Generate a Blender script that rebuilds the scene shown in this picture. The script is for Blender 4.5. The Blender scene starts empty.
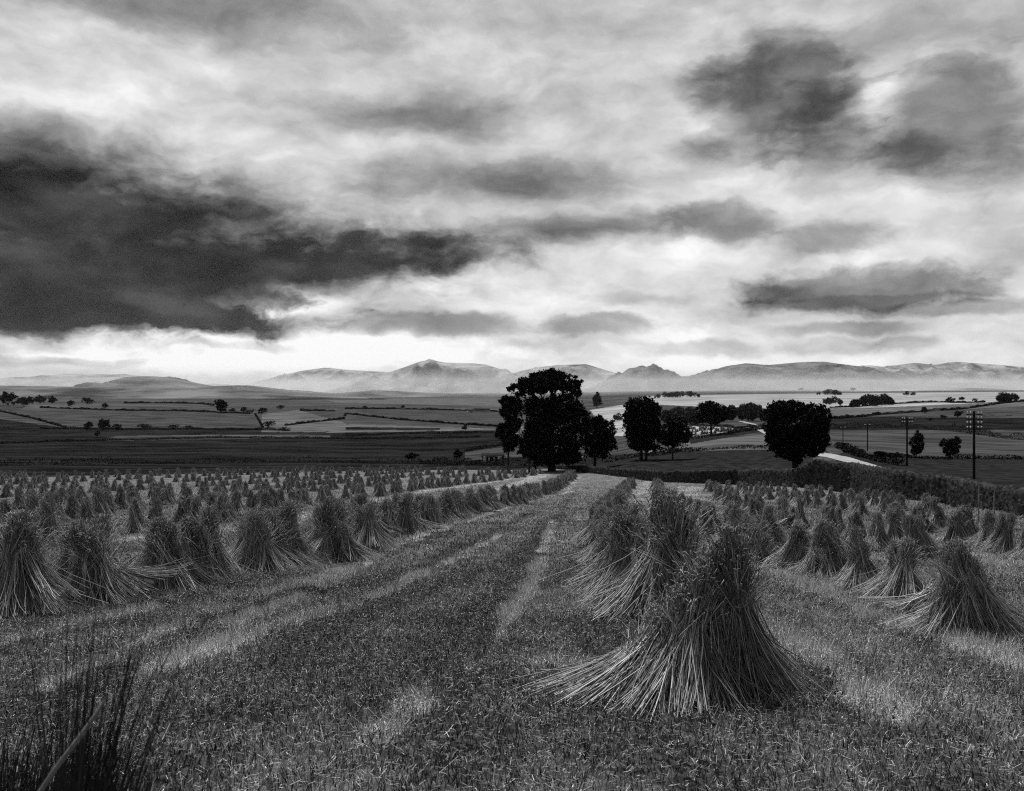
import bpy, math, random
import numpy as np
from mathutils import Vector

SC = bpy.context.scene
COL = SC.collection
rng = np.random.default_rng(11)
random.seed(11)
F = 930.0            # focal length in pixels
CX, HY = 512.0, 388.0   # vertical axis, horizon row
ZC = 2.2             # eye height over the field

# ------------------------------------------------------------------ helpers
def tag(o, label=None, cat=None, group=None, kind=None):
    if label: o['label'] = label
    if cat: o['category'] = cat
    if group: o['group'] = group
    if kind: o['kind'] = kind
    return o

def make_mesh(name, v, f, mats=None, smooth=False, attrs=None, fmat=None, uv=None):
    """v (n,3), f (m,k) array of equal-size faces or list of such arrays"""
    me = bpy.data.meshes.new(name)
    fl = f if isinstance(f, list) else [f]
    fl = [np.asarray(a, dtype=np.int32) for a in fl if len(a)]
    v = np.asarray(v, dtype=np.float32)
    me.vertices.add(len(v)); me.vertices.foreach_set('co', v.ravel())
    loops = np.concatenate([a.ravel() for a in fl])
    tot = np.concatenate([np.full(len(a), a.shape[1], dtype=np.int32) for a in fl])
    start = np.concatenate([[0], np.cumsum(tot)[:-1]]).astype(np.int32)
    me.loops.add(len(loops)); me.loops.foreach_set('vertex_index', loops)
    me.polygons.add(len(tot)); me.polygons.foreach_set('loop_start', start)
    me.polygons.foreach_set('loop_total', tot)
    if smooth: me.polygons.foreach_set('use_smooth', np.ones(len(tot), dtype=bool))
    if fmat is not None: me.polygons.foreach_set('material_index', np.asarray(fmat, dtype=np.int32))
    me.update(calc_edges=True)
    if attrs:
        for k, a in attrs.items():
            at = me.attributes.new(k, 'FLOAT', 'POINT'); at.data.foreach_set('value', np.asarray(a, dtype=np.float32))
    for m in (mats or []): me.materials.append(m)
    return me

def link(name, me, parent=None, loc=(0, 0, 0)):
    o = bpy.data.objects.new(name, me); COL.objects.link(o)
    o.location = loc
    if parent is not None: o.parent = parent
    return o

def empty(name, loc, rz=0):
    o = bpy.data.objects.new(name, None); COL.objects.link(o)
    o.location = loc; o.rotation_euler = (0, 0, rz); o.empty_display_size = .2
    return o

class MB:
    def __init__(s): s.v = []; s.f3 = []; s.f4 = []; s.n = 0
    def add(s, v, f):
        v = np.asarray(v, float).reshape(-1, 3); f = np.asarray(f)
        if len(f): (s.f3 if f.shape[1] == 3 else s.f4).append(f + s.n)
        s.v.append(v); s.n += len(v)
    def box(s, c, d, rz=0.0, taper=1.0):
        x, y, z = [k / 2 for k in d]
        p = np.array([[-x, -y, -z], [x, -y, -z], [x, y, -z], [-x, y, -z], [-x*taper, -y*taper, z], [x*taper, -y*taper, z], [x*taper, y*taper, z], [-x*taper, y*taper, z]])
        ca, sa = math.cos(rz), math.sin(rz)
        q = np.c_[p[:, 0]*ca - p[:, 1]*sa, p[:, 0]*sa + p[:, 1]*ca, p[:, 2]] + np.array(c)
        s.add(q, [[0, 3, 2, 1], [4, 5, 6, 7], [0, 1, 5, 4], [1, 2, 6, 5], [2, 3, 7, 6], [3, 0, 4, 7]])
    def tubes(s, P, R, sides=3):
        v, f = tubes(P, R, sides); s.add(v, f)
    def mesh(s, name, mats, smooth=False):
        fl = []
        if s.f4: fl.append(np.concatenate(s.f4))
        if s.f3: fl.append(np.concatenate(s.f3))
        return make_mesh(name, np.concatenate(s.v), fl, mats, smooth)

def tubes(P, R, sides=3):
    """P (N,S,3) polylines, R (N,S) radii -> verts, quad faces (open ends)"""
    P = np.asarray(P, float); R = np.asarray(R, float)
    N, S, _ = P.shape
    T = np.gradient(P, axis=1); T /= np.linalg.norm(T, axis=2, keepdims=True) + 1e-9
    ref = np.where(np.abs(T[:, :1, 2:3]) > .8, np.array([1., 0, 0]), np.array([0, 0, 1.]))
    ref = np.broadcast_to(ref, P.shape)
    A = np.cross(T, ref); A /= np.linalg.norm(A, axis=2, keepdims=True) + 1e-9
    B = np.cross(T, A)
    an = np.arange(sides) * 2 * np.pi / sides
    V = P[:, :, None, :] + R[:, :, None, None] * (np.cos(an)[None, None, :, None] * A[:, :, None, :] + np.sin(an)[None, None, :, None] * B[:, :, None, :])
    idx = np.arange(N * S * sides).reshape(N, S, sides)
    a = idx[:, :-1, :]; b = np.roll(a, -1, axis=2); d = idx[:, 1:, :]; c = np.roll(d, -1, axis=2)
    return V.reshape(-1, 3), np.stack([a, b, c, d], -1).reshape(-1, 4)

def quads_at(C, size, r, flat=0.0):
    """random oriented leaf quads at centres"""
    n = len(C)
    a = r.normal(size=(n, 3)); a /= np.linalg.norm(a, axis=1, keepdims=True)
    b = r.normal(size=(n, 3)); b[:, 2] *= (1 - flat); b -= a * np.sum(a * b, 1, keepdims=True); b /= np.linalg.norm(b, axis=1, keepdims=True) + 1e-9
    s = (size * r.uniform(.6, 1.4, (n, 1)))
    w = s * r.uniform(.45, .9, (n, 1))
    V = np.stack([C - a * s, C + b * w * .6 - a * s * .1, C + a * s, C - b * w * .6 + a * s * .1], 1)
    return V.reshape(-1, 3), np.arange(4 * n).reshape(n, 4)

# ------------------------------------------------------------------ materials (the photograph is black and white: greys)
def grey(v): return (v, v, v, 1)

def mat(name, lo, hi, scale=1.0, rough=.9, stretch=(1, 1, 1), detail=6, bump=0.0, spec=.15, contrast=(.35, .65), objinfo=0.0, attr=None, attr_val=.3, trans=0.0):
    m = bpy.data.materials.new(name); m.use_nodes = True
    nt = m.node_tree; N = nt.nodes; L = nt.links
    bs = N['Principled BSDF']; bs.inputs['Roughness'].default_value = rough
    bs.inputs['Specular IOR Level'].default_value = spec
    tc = N.new('ShaderNodeTexCoord'); mp = N.new('ShaderNodeMapping'); mp.inputs['Scale'].default_value = stretch
    L.new(tc.outputs['Object'], mp.inputs['Vector'])
    nz = N.new('ShaderNodeTexNoise'); nz.inputs['Scale'].default_value = scale; nz.inputs['Detail'].default_value = detail; nz.inputs['Roughness'].default_value = .62
    L.new(mp.outputs[0], nz.inputs['Vector'])
    mr = N.new('ShaderNodeMapRange'); mr.inputs[1].default_value = contrast[0]; mr.inputs[2].default_value = contrast[1]
    mr.inputs[3].default_value = lo; mr.inputs[4].default_value = hi
    L.new(nz.outputs['Fac'], mr.inputs[0])
    val = mr.outputs[0]
    if objinfo:
        oi = N.new('ShaderNodeObjectInfo'); m2 = N.new('ShaderNodeMapRange'); m2.inputs[3].default_value = 1 - objinfo; m2.inputs[4].default_value = 1 + objinfo
        L.new(oi.outputs['Random'], m2.inputs[0]); mu = N.new('ShaderNodeMath'); mu.operation = 'MULTIPLY'
        L.new(val, mu.inputs[0]); L.new(m2.outputs[0], mu.inputs[1]); val = mu.outputs[0]
    if attr:
        at = N.new('ShaderNodeAttribute'); at.attribute_name = attr
        mx = N.new('ShaderNodeMix'); mx.data_type = 'FLOAT'; mx.inputs[3].default_value = attr_val
        L.new(at.outputs['Fac'], mx.inputs[0]); L.new(val, mx.inputs[2]); mx.inputs[3].default_value = attr_val
        val = mx.outputs[0]
    cb = N.new('ShaderNodeCombineColor')
    for k in range(3): L.new(val, cb.inputs[k])
    L.new(cb.outputs[0], bs.inputs['Base Color'])
    if bump:
        bp = N.new('ShaderNodeBump'); bp.inputs['Strength'].default_value = bump; bp.inputs['Distance'].default_value = .1
        L.new(nz.outputs['Fac'], bp.inputs['Height']); L.new(bp.outputs[0], bs.inputs['Normal'])
    if trans:
        td = N.new('ShaderNodeBsdfTranslucent'); L.new(cb.outputs[0], td.inputs[0]); ms = N.new('ShaderNodeMixShader'); ms.inputs[0].default_value = trans
        L.new(bs.outputs[0], ms.inputs[1]); L.new(td.outputs[0], ms.inputs[2]); L.new(ms.outputs[0], N['Material Output'].inputs['Surface'])
    return m

M = {}
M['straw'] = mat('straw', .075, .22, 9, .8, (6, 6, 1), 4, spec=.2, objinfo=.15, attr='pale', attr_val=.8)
M['ear'] = mat('grain_ears', .10, .38, 25, .9, detail=3, objinfo=.15)
M['twine'] = mat('straw_binding', .25, .45, 30)
M['stub'] = mat('stubble_straw', .055, .34, 60, .9, attr='pale', attr_val=.82, detail=2, contrast=(.3, .7))
M['green'] = mat('undergrowth', .02, .07, 40, .9, detail=2)
M['tuft'] = mat('rough_grass', .025, .09, 6, .9, detail=3)
M['tuftpale'] = mat('dry_stalk', .16, .3, 6, .9, detail=3)
M['leaf'] = mat('tree_leaves', .010, .030, .6, .9, detail=3, spec=0)
M['leafmid'] = mat('tree_leaves_grey', .02, .045, .3, .9, detail=3, spec=.05)
M['bark'] = mat('bark', .015, .04, 4, .95, (1, 1, .2))
M['hedge'] = mat('hedge_leaves', .012, .03, .5, .9, detail=3, spec=.05)
M['stone'] = mat('dry_stone', .008, .075, 2.6, .95, (1, 1, 1.7), 5, bump=.6, spec=0)
M['stonefar'] = mat('far_stone', .02, .05, .6, .95, detail=4)
M['pole'] = mat('tarred_timber', .01, .03, 5, .9, (1, 1, .1), spec=.05)
M['insul'] = mat('white_porcelain', .75, .85, 5, .3)
M['post'] = mat('weathered_post', .15, .3, 8)
M['road'] = mat('road_surface', .26, .42, .35, .85, detail=5)
M['wool'] = mat('wool', .5, .75, 6)
M['rend'] = mat('pale_render', .45, .7, 1.5)
M['slate'] = mat('slate', .03, .06, 2)
M['darkwall'] = mat('shed_wall', .015, .03, 2)
M['panel'] = mat('pale_sheeting', .65, .85, 3, .6, (6, 6, .3))
M['door'] = mat('dark_opening', .01, .015, 2)

# ------------------------------------------------------------------ terrain
def P(D): return 2.0 + .105 * D - .00015 * D * D
_LEFT = [(200, 473), (260, 466), (400, 457), (600, 444), (800, 430), (1100, 413), (1300, 404.5), (1700, 403), (2500, 400), (4000, 396), (7000, 393)]
_RIGHT = [(62, 493), (90, 481), (120, 472), (180, 461), (300, 449), (420, 438), (600, 421), (850, 405), (950, 400), (1300, 398), (2500, 391.5), (4000, 390.5), (7000, 390)]
COLS = {
    -300: (150, _LEFT), 0: (150, _LEFT),
    150:  (165, [(210, 473), (270, 467), (400, 458), (600, 444), (800, 431), (1050, 415), (1300, 405), (1700, 402.5), (2500, 400), (4000, 396), (7000, 393)]),
    300:  (180, [(220, 472), (280, 467), (400, 459), (600, 444), (800, 431), (1000, 420), (1300, 411), (1700, 406), (2500, 401), (4000, 396), (7000, 393)]),
    420:  (190, [(225, 471), (280, 467), (400, 460), (600, 444), (900, 424), (1300, 411), (1700, 405), (2500, 401), (4000, 396), (7000, 393)]),
    520:  (188, [(240, 466), (330, 460), (450, 450), (600, 440), (900, 424), (1300, 412), (1700, 406), (2500, 400), (4000, 396), (7000, 393)]),
    580:  (172, [(215, 464), (260, 459), (330, 452), (450, 444), (600, 436), (900, 424), (1300, 413), (1700, 407), (2500, 400), (4000, 395), (7000, 392)]),
    650:  (133, [(152, 474), (200, 458), (260, 449), (350, 439), (450, 432), (600, 426), (900, 416), (1300, 408), (1700, 403), (2500, 397), (4000, 393), (7000, 391)]),
    740:  (118, [(138, 476), (160, 467), (200, 453.5), (300, 437), (400, 428), (550, 420), (700, 415), (1000, 409), (1500, 402), (2500, 395), (4000, 392), (7000, 390.5)]),
    850:  (92, [(108, 475), (126, 466), (152, 457), (200, 450), (300, 444), (450, 431), (600, 425), (800, 416), (1200, 406), (1600, 401), (2500, 395), (4000, 392), (7000, 390.5)]),
    950:  (67, [(80, 484), (100, 476), (130, 468), (170, 461), (220, 456), (300, 447), (430, 435), (600, 421), (800, 412), (1000, 404), (1300, 399), (2500, 392.5), (4000, 391), (7000, 390)]),
    1024: (50, _RIGHT), 1400: (50, _RIGHT),
}
LD = np.linspace(math.log(4), math.log(7000), 700)
_cu = np.array(sorted(COLS)); CU = (_cu - CX) / F
TAB = []
for cx in sorted(COLS):
    d0, pts = COLS[cx]
    dd = list(np.geomspace(4, d0, 40)); zz = [P(d) for d in dd]
    for d, y in pts: dd.append(d); zz.append((y - HY) / F * d)
    row = np.interp(LD, np.log(dd), zz)
    k = np.exp(-.5 * (np.arange(-14, 15) / 5.0) ** 2); k /= k.sum()
    sm = np.convolve(np.pad(row, 14, mode='edge'), k, mode='valid')
    w = np.clip((np.exp(LD) - 25) / 30, 0, 1)
    TAB.append(row * (1 - w) + sm * w)
TAB = np.array(TAB)

def H(x, y):
    x = np.asarray(x, float); y = np.asarray(y, float)
    D = np.clip(y, 4, 6990); u = np.clip(x / np.maximum(y, 30), CU[0], CU[-1] - 1e-6)
    i = np.clip(np.searchsorted(CU, u, side='right') - 1, 0, len(CU) - 2)
    t = (u - CU[i]) / (CU[i + 1] - CU[i]); t = t * t * (3 - 2 * t)
    g = (np.log(D) - LD[0]) / (LD[1] - LD[0]); j = np.clip(g.astype(int), 0, len(LD) - 2); s = g - j
    a = TAB[i, j] * (1 - s) + TAB[i, j + 1] * s; b = TAB[i + 1, j] * (1 - s) + TAB[i + 1, j + 1] * s
    dep = a * (1 - t) + b * t
    dep = np.where(y < 4, P(np.clip(y, -6, 4)), dep)
    w = .03 * (np.sin(x * 1.3 + y * .4) + np.sin(y * .9 - x * .5 + 1)) * np.exp(-np.maximum(y, 0) / 120) + .05 * np.sin(x * .31 + 2) * np.sin(y * .23)
    return ZC - dep + w

def h1(x, y): return float(H(np.array([x]), np.array([y]))[0])

_DS = np.geomspace(5, 6900, 1400)
def at(px, py, dmin=5):
    """point of the ground seen at a pixel of the photograph"""
    u = (px - CX) / F; v = (py - HY) / F
    zr = ZC - v * _DS; zg = H(u * _DS, _DS)
    ok = np.where((zr <= zg) & (_DS >= dmin))[0]
    D = _DS[ok[0]] if len(ok) else 6000.
    return np.array([u * D, D, h1(u * D, D)])

def at_d(px, D):
    x = (px - CX) / F * D
    return np.array([x, D, h1(x, D)])

# -------- row curves of the stubble field
def world_line(pts, n=60):
    """ground points along a line of the photograph, dense and in order of distance"""
    pts = np.array(pts, float); t = np.linspace(0, len(pts) - 1, n)
    G = np.array([at(np.interp(q, np.arange(len(pts)), pts[:, 0]), np.interp(q, np.arange(len(pts)), pts[:, 1]), 5) for q in t])
    k = np.ones(5) / 5; e = G.copy()
    for a in range(2): e[:, a] = np.convolve(np.pad(G[:, a], 2, mode='edge'), k, 'valid')
    return e[:, :2]
ROWPX = {
    'R1': [(715, 740), (700, 712), (662, 628), (622, 585), (606, 561), (603, 545), (605, 530), (613, 513), (622, 500), (632, 484)],
    'L1': [(-60, 632), (20, 615), (75, 600), (150, 590), (230, 576), (290, 566), (340, 553), (390, 536), (440, 522), (500, 508), (540, 496), (560, 488), (575, 475)],
    'R2': [(1060, 660), (1012, 637), (957, 618), (919, 606), (877, 596), (852, 587), (799, 573), (768, 557), (733, 541), (699, 527), (675, 516), (661, 506), (657, 484)],
    'L2': [(-20, 552), (40, 545), (102, 537), (182, 528), (249, 515), (290, 508), (340, 500), (400, 492), (460, 485), (510, 479), (544, 473)],
    'R3': [(905, 561), (871, 547), (846, 540), (824, 534), (799, 529), (767, 520), (740, 508), (720, 497), (703, 487)],
    'R4': [(1030, 560), (1010, 551), (971, 541), (941, 536), (921, 530), (890, 521), (850, 513), (800, 505), (760, 497), (727, 488)],
    'R5': [(930, 516), (890, 508), (850, 502), (800, 496), (760, 490)],
    'L3': [(-20, 534), (30, 527), (88, 513), (150, 506), (220, 500), (290, 493), (360, 487), (430, 480), (514, 472)],
    'L4': [(-20, 512), (60, 504), (130, 499), (200, 494), (280, 488), (360, 482), (470, 471)],
    'L5': [(-20, 499), (100, 492), (200, 487), (300, 481), (430, 471)],
    'L6': [(-20, 491), (100, 486), (200, 481), (300, 476), (390, 471)],
    'L7': [(-20, 486), (150, 479), (340, 471)],
    'L8': [(-20, 482), (150, 476), (290, 471)],
    'L9': [(-20, 479), (120, 474.5), (220, 472)],
}
ROWW = {k: world_line(v) for k, v in ROWPX.items()}
def rowx(k, D):
    a = ROWW[k]; o = np.argsort(a[:, 1]); return np.interp(D, a[o, 1], a[o, 0])
def _e(*pts): return [tuple(at(px, py, 5)[:2]) for px, py in pts]
WALLPX_R = [(1024, 516), (950, 504.5), (895, 498), (852, 493), (814, 488.5)]
WALLPX_F = [(817, 488.6), (795, 487.4), (740, 485), (700, 483.5), (660, 482), (640, 479.5), (620, 476.5), (600, 474), (571, 470.5), (546, 468.5)]
WR = _e(*WALLPX_R); WF = _e(*WALLPX_F)
_w0 = np.array(WR[0]); _dw = _w0 - np.array(WR[2]); _dw /= np.linalg.norm(_dw)
WR = [tuple(_w0 + _dw * 42), tuple(_w0 + _dw * 20)] + WR
EDGE = [((0 - CX) / F * 150 - 40, 120), ((0 - CX) / F * 150, 150), ((150 - CX) / F * 165, 165), ((300 - CX) / F * 180, 180), ((420 - CX) / F * 190, 190), ((520 - CX) / F * 188, 188)] + WF[::-1] + WR[::-1] + [(WR[0][0] - 3, -20)]
POLY_FIELD = np.array(EDGE + [(-110, -20), (-120, 80)])

def inside(poly, x, y):
    poly = np.asarray(poly, float); r = np.zeros(np.shape(x), bool); j = len(poly) - 1
    for i in range(len(poly)):
        xi, yi = poly[i]; xj, yj = poly[j]
        c = ((yi > y) != (yj > y)) & (x < (xj - xi) * (y - yi) / (yj - yi + 1e-12) + xi)
        r ^= c; j = i
    return r

def seg_dist(pl, x, y):
    d = np.full(np.shape(x), 1e9)
    for (ax, ay), (bx, by) in zip(pl[:-1], pl[1:]):
        vx, vy = bx - ax, by - ay; t = np.clip(((x - ax) * vx + (y - ay) * vy) / (vx * vx + vy * vy + 1e-9), 0, 1)
        d = np.minimum(d, np.hypot(x - ax - t * vx, y - ay - t * vy))
    return d

STREAKS = [  # strips of flattened, paler straw left between the swaths (photo pixels on the ground, half width in metres, strength)
    ([(572, 491), (520, 503), (450, 525), (380, 553), (290, 604), (230, 628)], .22, .7),
    ([(500, 535), (441, 566), (330, 614), (253, 637), (150, 672)], .15, .6),
    ([(300, 585), (218, 614), (130, 648), (40, 690)], .14, .6),
    ([(160, 607), (102, 621), (0, 644)], .16, .6),
    ([(553, 520), (530, 595), (503, 630), (492, 655), (424, 695), (375, 737)], .14, .7),
    ([(610, 608), (509, 612)], .3, .6), ([(640, 662), (490, 664)], .2, .4),
    ([(740, 560), (788, 580), (899, 626), (955, 643), (1024, 668)], .25, .6),
    ([(720, 590), (790, 640), (900, 720)], .2, .5),
    ([(100, 543), (160, 537), (278, 523), (338, 506), (430, 490), (520, 477)], .6, .9),
    ([(600, 520), (650, 482)], .9, .7), ([(660, 520), (690, 487)], 1.2, .7), ([(880, 560), (940, 548), (1020, 570)], .6, .6),
    ([(560, 490), (575, 476)], .8, .8), ([(500, 490), (545, 473)], 1.2, .8),
]
DARKS = [([(573, 493), (530, 550), (495, 600), (462, 642), (380, 720)], .25, .22), ([(540, 505), (480, 540), (400, 580), (300, 650)], .3, .15)]
def _w(l): return [([tuple(at(px, py)[:2]) for px, py in pl], hw, st) for pl, hw, st in l]
STREAKS = _w(STREAKS); DARKS = _w(DARKS)
_NG = np.random.default_rng(99).uniform(-1, 1, (257, 257))
def vnoise(x, y, sc):
    """smooth value noise on the ground, about -1..1"""
    a = np.asarray(x) / sc + 1000.3; b = np.asarray(y) / sc + 1000.7
    i = np.floor(a).astype(int); j = np.floor(b).astype(int); u = a - i; v = b - j; u = u * u * (3 - 2 * u); v = v * v * (3 - 2 * v)
    g = lambda p, q: _NG[p % 257, q % 257]
    return (g(i, j) * (1 - u) + g(i + 1, j) * u) * (1 - v) + (g(i, j + 1) * (1 - u) + g(i + 1, j + 1) * u) * v

def paleness(x, y, r=None):
    jit = .5 * np.sin(x * 2.1 + y * 1.1) * np.sin(y * 1.7 - x) + .5 * np.sin(x * .7 + 1.3) * np.sin(y * .45)
    wx, wy = x + .35 * vnoise(x, y, .8), y + .35 * vnoise(y, x, .9)
    tex = vnoise(wx, wy, .16) * .8 + vnoise(wx, wy, .38) * .8 + vnoise(wx, wy, 1.1) * .6
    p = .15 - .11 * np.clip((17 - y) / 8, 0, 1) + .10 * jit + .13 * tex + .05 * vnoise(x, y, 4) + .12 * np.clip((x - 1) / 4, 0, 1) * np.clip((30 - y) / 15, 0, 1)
    # reaper bouts: faint bands parallel to the rows
    lx = x - rowx('R1', y); lx2 = x - rowx('L1', y)
    lat = np.where(x > rowx('R1', y), lx, np.where(x < rowx('L1', y), lx2, lx2))
    p = p + .10 * np.sin(lat * 3.3) * np.exp(-y / 90)
    for pl, hw, st in STREAKS:
        d = np.maximum(seg_dist(pl, x, y) + .22 * vnoise(x, y, .9) * hw / .3 + .12 * vnoise(x, y, .3), 0); p = p + 1.25 * st * np.exp(-(d / hw) ** 3 * .8) * np.clip(.75 + .55 * tex + .4 * jit, .1, 1.5)
    for pl, hw, st in DARKS:
        d = seg_dist(pl, x, y); p = p - st * np.exp(-(d / hw) ** 2 * .8)
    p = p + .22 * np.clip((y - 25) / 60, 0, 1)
    return np.clip(p, 0, 1)

# -------- ground zones
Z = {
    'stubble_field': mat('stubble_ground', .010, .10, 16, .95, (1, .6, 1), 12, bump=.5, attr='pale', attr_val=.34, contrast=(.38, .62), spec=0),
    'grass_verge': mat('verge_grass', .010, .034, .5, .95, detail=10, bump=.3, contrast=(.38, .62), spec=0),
    'dark_and_shaded_pasture': mat('dark_and_shaded_pasture', .006, .026, .05, .95, (.5, 1, 1), 10, contrast=(.38, .62), spec=0),  # dark grass; cloud shade on the left valley is in this colour
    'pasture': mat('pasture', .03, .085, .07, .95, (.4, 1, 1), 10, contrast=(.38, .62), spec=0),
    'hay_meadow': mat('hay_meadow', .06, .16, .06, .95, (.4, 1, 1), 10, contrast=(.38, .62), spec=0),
    'pale_hazy_field': mat('pale_hazy_field', .20, .42, .02, .95, (.4, 1, 1), 10, contrast=(.38, .62), spec=0),  # pale ground; haze of the far plain is mixed into its colour
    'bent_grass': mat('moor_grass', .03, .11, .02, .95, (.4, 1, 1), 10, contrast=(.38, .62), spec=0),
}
ZN = list(Z)
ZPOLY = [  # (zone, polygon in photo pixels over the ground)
    ('dark_and_shaded_pasture', [(-400, 429), (480, 427), (530, 440), (560, 475), (-400, 485)]),  # cloud shadow over the valley, painted as darker ground
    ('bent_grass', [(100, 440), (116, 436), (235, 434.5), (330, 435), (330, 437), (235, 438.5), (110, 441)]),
    ('pasture', [(-400, 412), (0, 411), (66, 428.5), (-400, 429)]), ('dark_and_shaded_pasture', [(-400, 413), (0, 412), (66, 429), (-400, 429)]),
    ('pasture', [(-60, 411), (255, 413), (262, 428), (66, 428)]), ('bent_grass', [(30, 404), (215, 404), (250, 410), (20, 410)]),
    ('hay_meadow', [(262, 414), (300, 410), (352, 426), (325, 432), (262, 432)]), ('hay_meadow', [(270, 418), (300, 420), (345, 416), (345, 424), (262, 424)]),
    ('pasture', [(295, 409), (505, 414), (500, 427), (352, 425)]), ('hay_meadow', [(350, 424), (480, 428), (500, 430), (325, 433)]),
    ('dark_and_shaded_pasture', [(345, 427), (440, 428), (440, 430), (345, 430)]),
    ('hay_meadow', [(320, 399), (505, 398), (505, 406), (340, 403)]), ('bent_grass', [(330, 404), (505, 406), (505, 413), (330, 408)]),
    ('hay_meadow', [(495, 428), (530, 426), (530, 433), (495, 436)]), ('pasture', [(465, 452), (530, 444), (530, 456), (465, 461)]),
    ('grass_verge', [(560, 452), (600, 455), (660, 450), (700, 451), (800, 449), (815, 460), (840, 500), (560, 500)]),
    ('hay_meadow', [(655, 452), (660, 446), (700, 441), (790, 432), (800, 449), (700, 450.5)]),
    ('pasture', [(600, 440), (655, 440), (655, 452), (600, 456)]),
    ('pale_hazy_field', [(590, 410), (640, 402), (640, 436), (610, 436)]),
    ('pale_hazy_field', [(683, 425), (735, 427), (740, 430), (690, 437), (678, 434)]),
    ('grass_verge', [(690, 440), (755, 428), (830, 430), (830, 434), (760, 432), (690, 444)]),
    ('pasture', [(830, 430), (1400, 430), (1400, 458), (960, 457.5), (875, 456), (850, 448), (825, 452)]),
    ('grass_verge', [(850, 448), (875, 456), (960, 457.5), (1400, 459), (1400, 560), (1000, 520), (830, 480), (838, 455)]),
    ('dark_and_shaded_pasture', [(820, 417), (1400, 412), (1400, 430), (830, 430)]), ('bent_grass', [(900, 417), (1400, 410), (1400, 416), (1000, 418)]),
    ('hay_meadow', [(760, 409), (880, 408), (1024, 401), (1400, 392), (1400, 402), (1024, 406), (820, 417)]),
    ('pale_hazy_field', [(640, 396), (760, 394), (1400, 388), (1400, 396), (1024, 401), (880, 407.5), (760, 409), (640, 404)]),
]
uin = np.arange(-.75, .7501, .0018)
uu = np.concatenate([np.linspace(-2.2, -.77, 16), uin, np.linspace(.77, 2.2, 16)])
yy = np.concatenate([np.linspace(-30, 5, 20), np.geomspace(5.2, 6900, 760)])
UU, YY = np.meshgrid(uu, yy)
XX = UU * (np.maximum(YY, 0) + 8 * np.exp(-np.maximum(YY, 0) / 30) + 6)
GZ = H(XX, YY)
def zone_of(x, y, z):
    yc = np.maximum(y, 1)
    px = CX + F * x / yc; py = HY - F * (z - ZC) / yc
    zi = np.full(x.shape, ZN.index('pasture'))
    zi[y > 1500] = ZN.index('bent_grass')
    far = y > 30
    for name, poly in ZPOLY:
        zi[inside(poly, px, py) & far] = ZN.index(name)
    zi[(np.hypot(x, y) < 60)] = ZN.index('grass_verge')
    f = inside(POLY_FIELD, x, y) | ((y < 60) & (x < 0))
    zi[f] = 0
    return zi
nr, nc = XX.shape
idx = np.arange(nr * nc).reshape(nr, nc)
Q = np.stack([idx[:-1, :-1], idx[:-1, 1:], idx[1:, 1:], idx[1:, :-1]], -1).reshape(-1, 4)
V = np.stack([XX, YY, GZ], -1).reshape(-1, 3)
cen = V[Q].mean(1)
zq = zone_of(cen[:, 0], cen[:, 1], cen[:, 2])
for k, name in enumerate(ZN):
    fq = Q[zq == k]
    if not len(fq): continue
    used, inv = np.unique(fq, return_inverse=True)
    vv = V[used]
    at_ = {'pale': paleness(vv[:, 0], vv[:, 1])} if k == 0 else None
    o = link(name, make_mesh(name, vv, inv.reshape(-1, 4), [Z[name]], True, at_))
    tag(o, kind='structure')

# ------------------------------------------------------------------ mountains
def ridge(name, crest, D, base, depth, seed, m, rough=1.0, front=1.0):
    """a real hill: heightfield whose crest follows the skyline seen in the photograph"""
    r = np.random.default_rng(seed)
    xs = np.array([c[0] for c in crest], float); ys = np.array([c[1] for c in crest], float)
    px = np.linspace(xs[0], xs[-1], 260); s = np.linspace(-1, 1, 90)
    cy = np.interp(px, xs, ys)
    kk = np.array([1, 2, 3, 2, 1.]); kk /= kk.sum(); cy = np.convolve(np.pad(cy, 2, mode='edge'), kk, mode='valid')
    top = ZC + (HY - cy) / F * D
    PX, S = np.meshgrid(px, s)
    TOP = np.broadcast_to(top, PX.shape)
    prof = np.where(S < 0, (1 - np.abs(S) ** 1.15), (1 - S ** 1.6)); prof = np.clip(prof, 0, 1) ** 1.1
    Y = D + S * depth; X = (PX - CX) / F * D
    n = np.zeros_like(X); amp = 1.0; wl = depth * .9
    for o in range(6):
        ph = r.uniform(0, 6.28, 4); a = r.uniform(0, 3.14)
        n += amp * (1 - 2 * np.abs(np.sin((X * math.cos(a) + Y * .6 * math.sin(a)) * 6.28 / wl + ph[0] + 1.3 * np.sin(Y * 6.28 / wl / 1.7 + ph[1])) * np.cos((X * .7 * math.sin(a) - Y * .5 * math.cos(a)) * 6.28 / wl * .8 + ph[2])))
        amp *= .55; wl *= .52
    fall = np.clip((np.abs(S) - .07) * 2.4, 0.0, 1) * np.clip((1 - np.abs(S)) * 3, 0, 1)
    zz = base + (TOP - base) * prof + n * (TOP - base) * .20 * rough * fall
    iy, ix = zz.shape; id_ = np.arange(iy * ix).reshape(iy, ix)
    q = np.stack([id_[:-1, :-1], id_[:-1, 1:], id_[1:, 1:], id_[1:, :-1]], -1).reshape(-1, 4)
    o = link(name, make_mesh(name, np.stack([X, Y, zz], -1).reshape(-1, 3), q, [m], True))
    return tag(o, kind='structure')

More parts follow.
